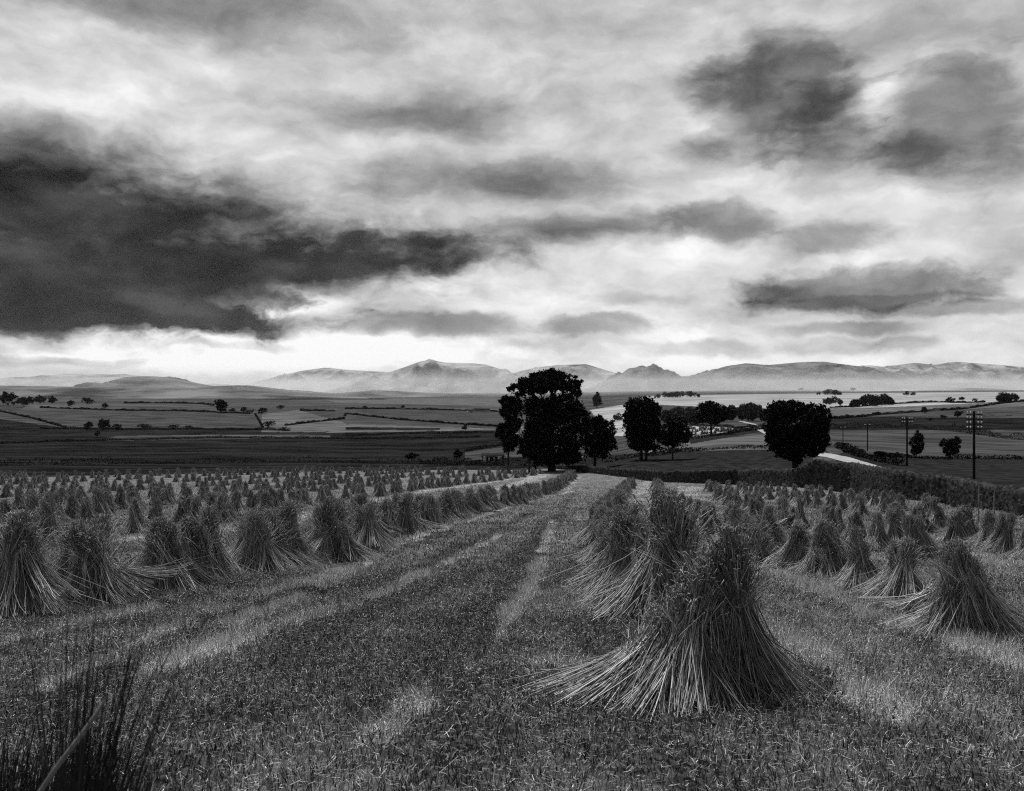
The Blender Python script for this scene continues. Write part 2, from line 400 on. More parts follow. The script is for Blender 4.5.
M['fell'] = mat('fell_grass', .06, .42, .0035, .95, (1, .7, 2), 9, contrast=(.38, .62))
M['felldark'] = mat('heather_moor', .02, .19, .004, .95, (1, .7, 2), 9, contrast=(.38, .62))
B0 = -60
ridge('mountain', [(-420, 384), (-200, 380), (-60, 382), (0, 379), (50, 375), (83, 373.5), (110, 374.5), (126, 376), (160, 381), (230, 386)], 9000, B0, 1500, 1, M['fell'])
ridge('moorland_hill', [(60, 392), (100, 385.5), (126, 377), (143, 376), (159, 376.5), (186, 382.5), (212, 386), (239, 385.2), (266, 389), (340, 395), (380, 398)], 3900, -30, 600, 2, M['felldark'])
ridge('mountain', [(225, 391), (255, 383), (275, 377), (300, 371), (325, 367.5), (350, 370), (385, 372), (420, 378), (470, 390)], 13500, B0, 1800, 3, M['fell'])
ridge('mountain', [(320, 396), (347, 390), (373, 378), (406, 366.5), (420, 361.5), (428, 360), (446, 362.5), (470, 363), (483, 364), (506, 370.5), (526, 378), (560, 388), (590, 394)], 8800, B0, 1500, 4, M['fell'], 1.3)
ridge('mountain', [(470, 388), (519, 371.5), (539, 367), (559, 365), (586, 364), (606, 370), (622, 375), (660, 385), (700, 392)], 13800, B0, 1800, 5, M['fell'])
ridge('mountain', [(560, 396), (592, 388), (615, 377), (622, 374), (629, 368), (636, 367.5), (642, 365), (650, 368), (655, 371.5), (680, 376), (705, 380), (750, 388), (800, 394)], 9600, B0, 1400, 6, M['felldark'], 1.3)
ridge('mountain', [(650, 390), (690, 378), (705, 375), (727, 366), (747, 363), (767, 365), (801, 362), (824, 361.5), (848, 365), (870, 367), (892, 373), (930, 380), (980, 388)], 11500, B0, 1900, 7, M['felldark'])
ridge('mountain', [(800, 380), (840, 370), (868, 365), (885, 367), (915, 362.5), (935, 365), (955, 361.5), (990, 364), (1024, 367), (1100, 362), (1250, 366), (1450, 372)], 14500, B0, 1700, 12, M['fell'])
ridge('foothill', [(-420, 387), (0, 385.5), (100, 387), (200, 389), (280, 392), (340, 396), (400, 400)], 3250, -30, 420, 8, M['felldark'], .6)
ridge('foothill', [(290, 400), (340, 393), (373, 390), (406, 391.5), (450, 394), (496, 396), (560, 401)], 3900, B0, 800, 9, M['felldark'], .6)
ridge('foothill', [(640, 399), (662, 395.5), (700, 394), (760, 393), (850, 391), (900, 389.5), (960, 388), (1024, 389), (1200, 387), (1450, 388)], 5200, B0, 900, 10, M['fell'], .5)

# ------------------------------------------------------------------ stooks
def sheaf_arrays(n, rad, seed, r0=.45, Hs=1.45, splay=1.0, outl=.15, core_t=.97):
    """straws of one sheaf leaning inwards; local: x = outwards from the stook's axis"""
    r = np.random.default_rng(seed)
    rt = r.uniform(-.03, .09); ty = r.normal(0, .06); pw = 1.02 + .1 * splay
    ts = np.array([0, .1, .22, .36, .5, .62, .74, .87, 1.0])
    FX = [0, .1, .3, .52, .70, .86, 1]; FY = np.array([.19 * splay, .17 * splay, .145, .118, .085, .105, .11])
    rho = np.sqrt(r.uniform(0, 1, n)); ph = r.uniform(0, 2 * np.pi, n)
    te = r.uniform(.76, 1.0, n); tb = np.clip(r.normal(.0, .07, n), 0, .35)
    Pp = np.zeros((n, len(ts), 3)); ph2 = ph + r.normal(0, 1.1, n)
    out = r.uniform(size=n) < outl
    nl = max(7, n // 22); lk = r.integers(0, nl, n)
    la = r.uniform(0, 2 * np.pi, nl); ph = la[lk] + r.normal(0, .22, n); ph2 = la[lk] + r.normal(0, .7, n)
    te = np.clip(te + r.normal(0, .05, nl)[lk], .68, 1.02); tb = np.clip(tb + r.normal(0, .05, nl)[lk], -.05, .4)
    dev = r.normal(0, .075 * splay, (nl, 2))[lk] + r.normal(0, .038 * splay, (n, 2)); bend = r.normal(0, .022, (n, 2)); bph = r.uniform(2, 6, n)
    kt = r.uniform(.12, .5, n); ka = r.normal(0, .5, (n, 2)) * (r.uniform(size=(n, 1)) < .22)   # broken, kinked straws
    for k, t in enumerate(ts):
        tt = tb + (te - tb) * t
        flare = np.interp(t, FX, FY)
        cr = rt + (r0 - rt) * (1 - np.minimum(tt, 1)) ** pw
        a = ph + (ph2 - ph) * t
        far = np.abs(np.clip(t - .70, -1, 1)) / .70
        j = dev * far * (1 if t < .70 else -.5) + bend * np.sin(bph * t)[:, None] * min(1, 3 * far) + ka * np.maximum(kt - t, 0)[:, None]
        Pp[:, k, 0] = cr + rho * flare * np.cos(a) + j[:, 0]
        Pp[:, k, 1] = rho * flare * np.sin(a) * 1.2 + j[:, 1] + ty * t * t
        Pp[:, k, 2] = Hs * tt
    kick = np.where(rho * np.cos(ph) > .2, (r.uniform(0, 1, nl) ** 1.8)[lk] * r.uniform(.6, 1, n), 0) * .24 * splay
    for k, q in enumerate((1, .6, .22, .03)): Pp[:, k, 0] += kick * q
    k = out.sum()
    if k:
        dx = r.normal(0, .24, (k, 2)); w = np.array([1, .82, .6, .38, .17, 0, .17, .36, .6])
        Pp[out, :, :2] += dx[:, None, :] * w[None, :, None]
    Pp[:, :, 2] += .012 * r.normal(0, 1, (n, 1)); Pp[:, :, 2] = np.maximum(Pp[:, :, 2], .012)
    R = np.full((n, len(ts)), rad) * r.uniform(.6, 1.35, (n, 1)); R[:, -1] *= .6
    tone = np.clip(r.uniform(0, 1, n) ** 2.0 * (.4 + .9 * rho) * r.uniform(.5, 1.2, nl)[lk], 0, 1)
    E0 = Pp[:, -1]; d = E0 - Pp[:, -2]; d /= np.linalg.norm(d, axis=1, keepdims=True) + 1e-9
    o2 = np.c_[np.cos(ph2), np.sin(ph2), np.zeros(n)]
    L = r.uniform(.06, .13, n)[:, None]
    E1 = E0 + (d * .9 + o2 * .25 + r.normal(0, .3, (n, 3))) * L * .5
    E2 = E1 + (d * .35 + o2 * .45 + r.normal(0, .35, (n, 3)) + np.array([0, 0, -.3])) * L * .6
    EP = np.stack([E0 - d * .02, E0 + (E1 - E0) * .4, E1, E2], 1)
    ER = np.tile(np.array([.6, 1.5, 1.2, .25]), (n, 1)) * rad * .95
    cr_ts = np.linspace(0, .94, 10); ang = np.arange(12) * 2 * np.pi / 12
    core = []
    for t in cr_ts:
        fl = np.interp(t, FX, FY) * .62
        c = rt + (r0 - rt) * (1 - t) ** pw
        f = fl * (1 + r.normal(0, .10, 12))
        core.append(np.c_[c + f * np.cos(ang), f * np.sin(ang) * 1.15 + ty * t * t, np.full(12, Hs * t)])
    core.append(np.tile([[rt, ty, Hs * .97]], (12, 1)))
    core = np.array(core)
    i = np.arange(core.shape[0] * 12).reshape(-1, 12)
    a = i[:-1]; b = np.roll(a, -1, 1); dd = i[1:]; c2 = np.roll(dd, -1, 1)
    cq = np.stack([a, b, c2, dd], -1).reshape(-1, 4)
    an = np.linspace(0, 2 * np.pi, 15); tw = .66; cw = rt + (r0 - rt) * (1 - tw) ** pw
    br = .092
    band = np.c_[cw + br * np.cos(an) * 1.05, br * np.sin(an) * 1.2 + ty * tw * tw, Hs * tw + .02 * np.sin(an * 2 + seed)]
    return (Pp, R), (EP, ER), (core.reshape(-1, 3), cq), band, tone

def sheaf_meshes(n, rad, seed, **kw):
    (Pp, R), (EP, ER), (cv, cq), band, tone = sheaf_arrays(n, rad, seed, **kw)
    v, f = tubes(Pp, R)
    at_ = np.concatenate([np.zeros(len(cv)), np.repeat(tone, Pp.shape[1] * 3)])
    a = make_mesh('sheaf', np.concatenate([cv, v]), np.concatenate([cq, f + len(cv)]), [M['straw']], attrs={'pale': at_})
    b = MB(); b.tubes(EP, ER)
    c = MB(); c.tubes(band[None], np.full((1, len(band)), .009), 5)
    return a, b.mesh('grain_ears', [M['ear']]), c.mesh('binding', [M['twine']])

def sheaf_single(n, rad, seed, **kw):
    (Pp, R), (EP, ER), (cv, cq), band, tone = sheaf_arrays(n, rad, seed, **kw)
    v = []; f = []; fm = []; tn = []; off = 0
    for (vv, ff, mi, tt) in [(cv, cq, 0, np.zeros(len(cv))), (*tubes(Pp, R), 0, np.repeat(tone, Pp.shape[1] * 3)), (*tubes(EP, ER), 1, np.zeros(EP.shape[0] * 12))]:
        v.append(vv); f.append(ff + off); fm.append(np.full(len(ff), mi)); tn.append(tt); off += len(vv)
    return np.concatenate(v), np.concatenate(f), np.concatenate(fm), np.concatenate(tn)

# (angle, foot radius) of the sheaves of one stook
def plan(r, n, spread=1.0):
    base = r.uniform(0, 6.28)
    return [(base + 2 * np.pi * k / n + r.normal(0, .25), r.uniform(.34, .58) * spread) for k in range(n)]

NEAR = [sheaf_meshes(340, .0048, 100 + k, r0=.34 + .045 * k, Hs=1.5 - .09 * ((k * 2) % 5), splay=.9 + .1 * k) for k in range(6)]
MID = []
for k in range(5):
    v, f, fm, tn = sheaf_single(110, .0088, 200 + k, r0=.34 + .055 * k, Hs=1.5 - .09 * ((k * 2) % 5), splay=.9 + .12 * k)
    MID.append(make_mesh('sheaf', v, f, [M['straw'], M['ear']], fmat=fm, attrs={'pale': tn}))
FAR = []
for k in range(8):
    r = np.random.default_rng(300 + k); vs = []; fs = []; fms = []; tns = []; off = 0
    for ang, rr in plan(r, 6 + k % 2):
        v, f, fm, tn = sheaf_single(44, .015, 310 + 10 * k + len(vs), r0=rr, Hs=r.uniform(1.05, 1.5), splay=r.uniform(.9, 1.3))
        c, s_ = math.cos(ang), math.sin(ang)
        v = np.c_[v[:, 0] * c - v[:, 1] * s_, v[:, 0] * s_ + v[:, 1] * c, v[:, 2]]
        vs.append(v); fs.append(f + off); fms.append(fm); tns.append(tn); off += len(v)
    FAR.append((np.concatenate(vs), np.concatenate(fs), np.concatenate(fms), np.concatenate(tns)))
FARM = [make_mesh('stook', v, f, [M['straw'], M['ear']], fmat=fm, attrs={'pale': tn}) for v, f, fm, tn in FAR]

def place_sheaf(root, ang, meshes, x, y, z0, sc, tilt=0, off=(0, 0), mid=False):
    ca, sa = math.cos(ang), math.sin(ang)
    o = bpy.data.objects.new('sheaf', meshes if mid else meshes[0]); COL.objects.link(o); o.parent = root
    gx, gy = x + .4 * ca + off[0], y + .4 * sa + off[1]
    o.location = (off[0], off[1], h1(gx, gy) - z0); o.rotation_euler = (tilt, 0, ang); o.scale = sc
    if not mid:
        for nm, me in (('grain_ears', meshes[1]), ('binding', meshes[2])):
            c = bpy.data.objects.new(nm, me); COL.objects.link(c); c.parent = o
    return o

# rows: key -> (polyline D->X, spacing, D range, words naming the row)
ROWS = [ # key, spacing, distances from and to, words
    ('R1', 1.75, 12.0, 999, "row on the track's right edge"), ('L1', .98, 12.5, 999, "row on the track's left edge"),
    ('R2', 1.75, 11.5, 999, 'second row right of the track'), ('L2', 1.7, 20, 999, 'second row left of the track'),
    ('R3', 2.1, 20, 999, 'third row right of the track'), ('R4', 2.3, 20, 999, 'fourth row right of the track'), ('R5', 2.4, 20, 999, 'last row right, along the field wall'),
    ('L3', 1.75, 24, 999, 'third row left of the track'), ('L4', 1.85, 30, 999, 'fourth row left of the track'), ('L5', 1.9, 30, 999, 'fifth row left of the track'),
    ('L6', 1.9, 30, 999, 'sixth row left of the track'), ('L7', 2.0, 30, 999, 'seventh row left of the track'), ('L8', 2.0, 30, 999, 'eighth row left of the track'), ('L9', 2.0, 30, 999, 'ninth row left of the track'),
]
ORD = ['first', 'second', 'third', 'fourth', 'fifth', 'sixth', 'seventh', 'eighth', 'ninth', 'tenth', 'eleventh', 'twelfth', 'thirteenth', 'fourteenth', 'fifteenth', 'sixteenth', 'seventeenth', 'eighteenth', 'nineteenth', 'twentieth']
spots = []
rs = np.random.default_rng(5)
for key, sp, d0, d1, words in ROWS:
    pl = ROWW[key]; seg = np.linalg.norm(np.diff(pl, axis=0), axis=1); cum = np.concatenate([[0], np.cumsum(seg)])
    q = 0; k = 0
    if key == 'R2': q = cum[np.argmin(np.abs(CX + F * pl[:, 0] / pl[:, 1] - 1022))]
    while q < cum[-1]:
        X = np.interp(q, cum, pl[:, 0]); Dj = np.interp(q, cum, pl[:, 1])
        q += sp * (1 + max(Dj - 40, 0) / (220 if key == 'L1' else 600)) * rs.uniform(.8, 1.22)
        if not d0 < Dj < d1: continue
        jt = .25 if key in ('R1', 'L1', 'R2') else .42
        X += rs.normal(0, jt); Dj += .5 + rs.normal(0, jt)
        px = CX + F * X / Dj
        if not (-25 < px < 1049): continue
        if not inside(POLY_FIELD, np.array([X]), np.array([Dj]))[0]: continue
        spots.append((Dj, X, key, k, words, pl)); k += 1
spots.sort(key=lambda s: s[0])

# the biggest stook, nearest the camera
HX, HYD = at(710, 690)[:2]
hz = h1(HX, HYD)
hero = empty('stook', (HX, HYD, hz)); hero.scale = (.94, .92, .92)
tag(hero, 'largest straw stook nearest the camera, its straw fanned wide across the stubble', 'stook', 'stooks standing in rows on the stubble field')
R_ = math.radians
for i, (ang, r0, spl, Hs, n, ox, oy) in enumerate([
        (R_(188), .95, 1.25, .66, 520, -.46, .16), (R_(207), .88, 1.3, .78, 600, -.40, .02), (R_(226), .66, 1.2, .98, 650, -.28, -.06), (R_(249), .56, 1.15, 1.14, 600, -.16, -.10),   # sheaves slumped to the left
        (R_(276), .36, .9, 1.34, 380, .02, .02), (R_(316), .38, 1.1, 1.34, 600, .12, 0), (R_(345), .27, 1.1, 1.6, 600, .14, .02), (R_(12), .34, 1.1, 1.48, 500, .09, .04),
        (R_(80), .34, 1.0, 1.42, 350, .06, .08), (R_(140), .42, 1.0, 1.25, 400, -.10, .1)]):
    me = sheaf_meshes(n, .0050, 900 + i, r0=r0, Hs=Hs, splay=spl, outl=.2)
    place_sheaf(hero, ang, me, HX, HYD, hz, (1, 1, 1), 0, (ox, oy))

GROUP = 'stooks standing in rows on the stubble field'
stuff_v = []; stuff_f = []; stuff_m = []; stuff_t = []; soff = 0
LOOK = ['bushy topped', 'narrow headed', 'wide skirted', 'slightly leaning', 'round headed', 'loosely bound', 'steep sided', 'ragged topped']
n_ind = 0
for Dj, X, key, k, words, pl in spots:
    r = np.random.default_rng(int(Dj * 1000) + 7)
    z = h1(X, Dj)
    if n_ind >= 298:
        v, f, fm, tn = FAR[r.integers(len(FAR))]
        a = r.uniform(0, 6.28); s = r.uniform(.85, 1.02) * (.95 if key[0] == 'L' else .8); c, s_ = math.cos(a) * s, math.sin(a) * s
        w = np.c_[v[:, 0] * c - v[:, 1] * s_ + X, v[:, 0] * s_ + v[:, 1] * c + Dj, v[:, 2] * s + z - .03]
        stuff_v.append(w); stuff_f.append(f + soff); stuff_m.append(fm); stuff_t.append(tn); soff += len(w)
        continue
    n_ind += 1
    s = r.uniform(.88, 1.06) * (.95 if key[0] == 'L' else (.84 if key == 'R1' else .78))
    if key == 'R1' and k < 3: s = (1.2, 1.12, 1.0)[k]
    if Dj < 60:
        o = empty('stook', (X, Dj, z), 0)
        o.rotation_euler = (r.normal(0, .085), r.normal(0, .085), 0)
        n = int(r.integers(6, 9)) if Dj < 30 else int(r.integers(6, 8))
        for ang, rr in plan(r, n):
            sc = (s * r.uniform(.9, 1.15), s * r.uniform(.95, 1.3), s * r.uniform(.80, 1.06))
            if r.uniform() < .07: sc = (s * 1.75, s * 1.1, s * .62)
            if Dj < 30: place_sheaf(o, ang, NEAR[r.integers(6)], X, Dj, z, sc, r.normal(0, .05), (r.normal(0, .05), r.normal(0, .05)))
            else: place_sheaf(o, ang, MID[r.integers(5)], X, Dj, z, sc, r.normal(0, .05), (r.normal(0, .05), r.normal(0, .05)), True)
    else:
        o = link('stook', FARM[r.integers(len(FARM))], None, (X, Dj, z - .03))
        o.rotation_euler = (0, 0, r.uniform(0, 6.28)); o.scale = (s * r.uniform(.9, 1.2), s * r.uniform(.9, 1.2), s)
    kk = k + (1 if key == 'R1' else 0)
    if kk < 20:
        lab = '%s straw stook from the near end of the %s' % (ORD[kk], words)
    else:
        lab = 'small far straw stook, distant half of the %s' % words
    tag(o, lab, 'stook', GROUP)
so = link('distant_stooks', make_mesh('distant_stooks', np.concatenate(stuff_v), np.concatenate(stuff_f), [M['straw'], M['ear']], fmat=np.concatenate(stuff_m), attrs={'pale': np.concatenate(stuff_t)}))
tag(so, 'tiny crowded stooks filling the far end of the stubble field', 'stooks', None, 'stuff')
print('stooks', len(spots), 'individual', n_ind + 1)

# ------------------------------------------------------------------ stubble: cut straw standing and lying over the near field
def stubble(name, n, m, hlo, hhi, wid, r, lying=False, dmax=75, dmin=4.6, thr=None, near=.45):
    # a share of the stalks spread evenly over the nearest ground, the rest thinning out with distance
    k_ = int(n * near); D = np.concatenate([np.sqrt(r.uniform(dmin ** 2, 22 ** 2, k_)), np.exp(r.uniform(math.log(13), math.log(dmax), n - k_))])
    u = r.uniform(-.66, .66, len(D)); X = u * D
    ok = inside(POLY_FIELD, X, D); X = X[ok]; D = D[ok]
    fade = r.uniform(size=len(X)) < np.clip((dmax - D) / (dmax * .6), 0, 1); X = X[fade]; D = D[fade]
    p = paleness(X, D)
    if thr is not None:
        keep = r.uniform(size=len(X)) < thr(p); X = X[keep]; D = D[keep]; p = p[keep]
    n = len(X); Zg = H(X, D)
    grow = np.clip(D / 14, .8, 8)
    w = wid * grow * r.uniform(.6, 1.4, n)
    th = r.uniform(0, 2 * np.pi, n); dx, dy = np.cos(th), np.sin(th)
    c = np.stack([X, D, Zg], 1)
    if lying:
        L = r.uniform(hlo, hhi, n) * np.clip(D / 20, 1, 2); t2 = r.uniform(0, 6.28, n); ax = np.stack([np.cos(t2), np.sin(t2), r.normal(0, .3, n)], 1)
        side = np.stack([-np.sin(t2), np.cos(t2), np.zeros(n)], 1)
        c[:, 2] += r.uniform(.005, .07, n)
        a = c - ax * L[:, None] / 2; b = c + ax * L[:, None] / 2
        Vv = np.stack([a - side * w[:, None], a + side * w[:, None], b + side * w[:, None], b - side * w[:, None]], 1).reshape(-1, 3)
        Ff = np.arange(4 * n).reshape(n, 4); rep = 4
    else:
        hh = r.uniform(hlo, hhi, n) * (.8 + .6 * p)
        lean = np.stack([r.normal(0, .35, n), r.normal(0, .35, n), np.ones(n)], 1)
        t = c + lean * hh[:, None]
        side = np.stack([dx, dy, np.zeros(n)], 1) * w[:, None]
        Vv = np.stack([c - side, c + side, t + side * .6, t - side * .6], 1).reshape(-1, 3)
        Ff = np.arange(4 * n).reshape(n, 4); rep = 4
    pv = np.clip((p + .08) * r.uniform(0, 1, n) ** 2 * 2.4 + r.uniform(0, 1, n) ** 7 * .9, 0, 1)
    o = link(name, make_mesh(name, Vv, Ff, [m], attrs={'pale': np.repeat(pv, rep)}))
    return tag(o, {'stubble': 'short cut stubble covering the harvested field', 'loose_straw': 'loose pale straws strewn over the stubble', 'weeds': 'dark low weeds growing between the stubble'}[name], name.replace('_', ' '), None, 'stuff')
r = np.random.default_rng(21)
stubble('stubble', 760000, M['stub'], .05, .14, .0032, r, dmax=200, near=.5, thr=lambda p: .34 + .66 * p)
stubble('loose_straw', 420000, M['stub'], .015, .075, .0024, r, True, 90, near=.78, thr=lambda p: .25 + .75 * p)
stubble('weeds', 420000, M['green'], .03, .09, .0042, r, dmax=160, near=.5, thr=lambda p: .98 - .85 * p)

# ------------------------------------------------------------------ rough grass tuft by the camera
def tuft(px, D, n, hgt, spread, label, seed, pale=0.1):
    r = np.random.default_rng(seed); b = at_d(px, D)
    t = empty('grass_tuft', tuple(b)); tag(t, label, 'grass tuft')
    def blades(n, h, w, m, nm, sp):
        th = r.uniform(0, 6.28, n); rr = np.sqrt(r.uniform(0, 1, n)) * sp
        base = np.stack([rr * np.cos(th), rr * np.sin(th), np.full(n, -.05)], 1)
        hh = h * r.uniform(.45, 1.05, n); lean = r.normal(0, .10, (n, 2)) + base[:, :2] * .4 + np.array([.10, 0])
        ts = np.linspace(0, 1, 7); pts = np.zeros((n, 7, 3))
        for k, q in enumerate(ts):
            pts[:, k, :2] = base[:, :2] + lean * hh[:, None] * q ** 1.9
            pts[:, k, 2] = hh * (q - .12 * q ** 3 * np.hypot(lean[:, 0], lean[:, 1]) * 2)
        R = np.tile(np.array([1, 1, .95, .85, .7, .45, .1]), (n, 1)) * w * r.uniform(.6, 1.3, (n, 1))
        v, f = tubes(pts, R, 3)
        link(nm, make_mesh(nm, v, f, [m], True), t)
    blades(n, hgt, .0036, M['tuft'], 'blades', spread); blades(n, hgt * .75, .003, M['tuft'], 'blades', spread * 1.3)
    if pale: blades(int(n * pale), hgt * 1.0, .003, M['post'], 'dry_blades', spread)
    return t
t = tuft(74, 3.2, 260, 1.64, .085, 'tall dark grass tuft with a pale dry stalk at the edge nearest the camera', 3, .05)
b = at_d(62, 3.2)
ps = []
for q, (px, py) in zip(np.linspace(0, 1, 6), [(22, 800), (42, 770), (58, 749), (72, 731), (84, 714), (92, 700)]):
    D = 2.95 + .1 * q; ps.append(((px - CX) / F * D - b[0], D - b[1], ZC - (py - HY) / F * D - b[2]))
mb = MB(); mb.tubes(np.array([ps]), np.array([[.008, .008, .008, .0075, .007, .004]]), 6)
link('dry_stalk', mb.mesh('dry_stalk', [M['tuftpale']], True), t)
tuft(8, 4.9, 380, .75, .35, 'low dark grass clump beside the tall tuft at the field corner', 4, .1)

# ------------------------------------------------------------------ trees
def crown_arrays(lobes, n, leaf, r, fill=.28):
    C = []
    vol = np.array([l[3] * l[4] * l[5] for l in lobes]) ** .67
    for l, w in zip(lobes, vol / vol.sum()):
        k = max(int(n * w), 10)
        ncl = max(6, k // 45)
        d = r.normal(size=(ncl, 3)); d /= np.linalg.norm(d, axis=1, keepdims=True)
        cc = d * (r.uniform(.4, 1.12, (ncl, 1)) ** .6)
        pick = r.integers(0, ncl, k)
        p = cc[pick] + r.normal(0, 1, (k, 3)) * r.uniform(.06, .16, (ncl, 1))[pick]
        nf = int(k * fill); dd_ = r.normal(size=(nf, 3)); dd_ /= np.linalg.norm(dd_, axis=1, keepdims=True); p[:nf] = dd_ * r.uniform(.2, .9, (nf, 1)) ** .5
        C.append(np.array(l[:3]) + p * np.array(l[3:6]))
    C = np.concatenate(C)
    return quads_at(C, leaf, r)

def make_tree(name, label, base, lobes, trunk, n=6000, leaf=.35, seed=1, m='leaf', group=None, cat='tree', limbs=6, tr=.35):
    """lobes/trunk in metres relative to the base; trunk: list of (x, y, z_top)"""
    r = np.random.default_rng(seed)
    o = empty(name, tuple(base)); tag(o, label, cat, group)
    v, f = crown_arrays(lobes, n, leaf, r)
    # limb-filling mass inside each lobe so the crown has depth
    link('crown', make_mesh('crown', v, f, [M[m]]), o)
    mb = MB()
    for (tx, ty, tz, rad) in trunk:
        k = np.linspace(0, 1, 7)
        pts = np.c_[tx * (1 - .0 * k) + .15 * np.sin(k * 3 + seed), ty + .1 * np.sin(k * 4), -.3 + (tz + .3) * k]
        mb.tubes(pts[None], (rad * np.array([1.5, 1.1, 1, .9, .8, .65, .4]))[None], 8)
        for q in range(limbs):
            l = lobes[r.integers(min(len(lobes), 8))]
            e = np.array(l[:3]) + r.normal(0, .3, 3) * np.array(l[3:6]); s = pts[r.integers(3, 6)]
            mid = (s + e) / 2 + np.array([0, 0, .3]); 
            mb.tubes(np.array([[s, mid, e]]), np.array([[rad * .45, rad * .3, rad * .08]]), 5)
    link('trunk', mb.mesh('trunk', [M['bark']], True), o)
    return o

def tree_px(name, label, D, bpx, bpy, lobes_px, trunks_px, **kw):
    """lobes as (px, py, rx, ry) of the photo, given their real size at distance D; depth comes out like the width"""
    b = at_d(bpx, D); s = D / F
    zb = ZC - (bpy - HY) * s
    lo = [((px - bpx) * s, kw_y * rx * s, ZC - (py - HY) * s - b[2], rx * s, rx * s * .95, ry * s) for (px, py, rx, ry, kw_y) in lobes_px]
    rr_ = np.random.default_rng(len(lo) * 13 + int(bpx))
    for l in list(lo):
        for _ in range(3):
            d = rr_.normal(size=3); d /= np.linalg.norm(d); q = rr_.uniform(.14, .27)
            lo.append((l[0] + d[0] * l[3] * 1.02, l[1] + d[1] * l[4], l[2] + abs(d[2]) ** .7 * np.sign(d[2]) * l[5] * 1.02, l[3] * q, l[4] * q, l[5] * q * 1.1))
    tr = [((px - bpx) * s, 0, ZC - (py - HY) * s - b[2], rad) for px, py, rad in trunks_px]
    return make_tree(name, label, b, lo, tr, **kw)

TG = 'dark broadleaf trees beyond the field'
tree_px('broadleaf_tree', 'largest dark tree with a wide domed crown beyond the end of the track', 178, 553, 466,
        [(532, 386, 16, 9, 0), (548, 379, 18, 10, 0), (563, 382, 16, 9, .2), (574, 386, 8, 8, 0), (519, 390, 11, 7, 0), (541, 383, 22, 9, -.3), (578, 393, 4, 5, 0),
         (540, 410, 19, 15, 0), (560, 408, 20, 15, .2), (575, 416, 13, 14, 0), (550, 430, 26, 18, 0), (575, 436, 14, 13, 0), (535, 436, 12, 14, 0), (556, 450, 26, 13, .3), (545, 458, 14, 8, -.3), (570, 457, 14, 8, 0), (584, 427, 6, 10, 0)],
        [(552, 385, .55), (535, 430, .28)], n=26000, leaf=.36, seed=41, limbs=12)
tree_px('broadleaf_tree', 'slim dark tree leaning against the left side of the largest tree', 172, 512, 467,
        [(507, 402, 8, 8, 0), (510, 412, 9, 9, 0), (516, 405, 7, 8, 0), (505, 432, 8, 9, 0), (513, 424, 8, 8, 0), (516, 440, 6, 5, 0), (508, 447, 6, 7, 0), (499, 434, 4, 4, 0), (526, 446, 8, 10, 0)],
        [(509, 405, .16), (530, 440, .16)], n=8500, leaf=.32, seed=42)
tree_px('broadleaf_tree', 'low dark tree tucked against the right side of the largest tree', 188, 595, 462,
        [(597, 424, 10, 8, 0), (606, 430, 11, 10, 0), (598, 440, 12, 11, 0), (610, 444, 7, 8, 0), (590, 448, 6, 8, 0), (599, 452, 10, 6, 0)], [(595, 440, .25)], n=8500, leaf=.33, seed=43)
tree_px('broadleaf_tree', 'tall rounded dark tree in the middle of the tree line', 196, 643, 456.5,
        [(641, 407, 14, 11, 0), (633, 412, 8, 10, 0), (650, 412, 9, 11, 0), (643, 424, 17, 14, 0), (640, 435, 16, 9, .2), (655, 433, 8, 9, 0), (630, 425, 6, 8, 0), (640, 445, 13, 6, 0), (652, 446, 8, 5, .3)], [(641, 420, .28), (646, 430, .22)], n=14000, leaf=.36, seed=44)
tree_px('broadleaf_tree', 'small spreading tree right of the tall rounded dark tree', 192, 673, 452,
        [(676, 424, 10, 6, 0), (668, 430, 9, 7, 0), (682, 430, 9, 7, 0), (674, 436, 13, 7, 0), (688, 435, 5, 5, 0), (664, 440, 6, 5, 0), (676, 442, 11, 5, 0)], [(672, 436, .16)], n=5500, leaf=.3, seed=45)
tree_px('broadleaf_tree', 'round dark tree standing farther off before the wood', 330, 711, 425,
        [(710, 408, 10, 8, 0), (703, 413, 8, 8, 0), (719, 412, 9, 9, 0), (711, 418, 16, 6, 0)], [(711, 412, .35)], n=6000, leaf=.5, seed=46)
tree_px('broadleaf_tree', 'bulky dark tree by the bend of the pale road', 128, 797, 465,
        [(795, 410, 18, 9, 0), (780, 412, 14, 10, 0), (813, 411, 12, 9, 0), (796, 424, 28, 14, 0), (775, 420, 9, 10, 0), (818, 424, 9, 14, 0), (797, 438, 24, 13, .2), (811, 441, 9, 9, 0), (793, 451, 14, 8, 0), (795, 458, 8, 5, 0), (822, 428, 6, 9, 0), (769, 434, 4, 4, 0), (779, 445, 10, 8, 0), (817, 440, 12, 12, 0), (806, 449, 16, 8, 0), (774, 441, 10, 9, 0), (784, 451, 12, 7, 0), (826, 416, 6, 8, 0)],
        [(796, 430, .42)], n=24000, leaf=.27, seed=47, limbs=10)
tree_px('young_tree', 'slender young tree right of the second telegraph pole', 190, 917, 457, [(918, 438, 5.5, 6, 0), (917, 444, 7, 7, 0), (916, 450, 5, 5, 0)], [(917, 445, .1)], n=2600, leaf=.26, seed=48, m='leafmid')
tree_px('young_tree', 'young heart shaped tree between the slender tree and the nearest pole', 186, 951, 458.5, [(946, 445, 5.5, 6, 0), (955, 443, 5.5, 6, 0), (951, 450, 8, 6, 0)], [(951, 447, .1)], n=2600, leaf=.26, seed=49, m='leafmid')

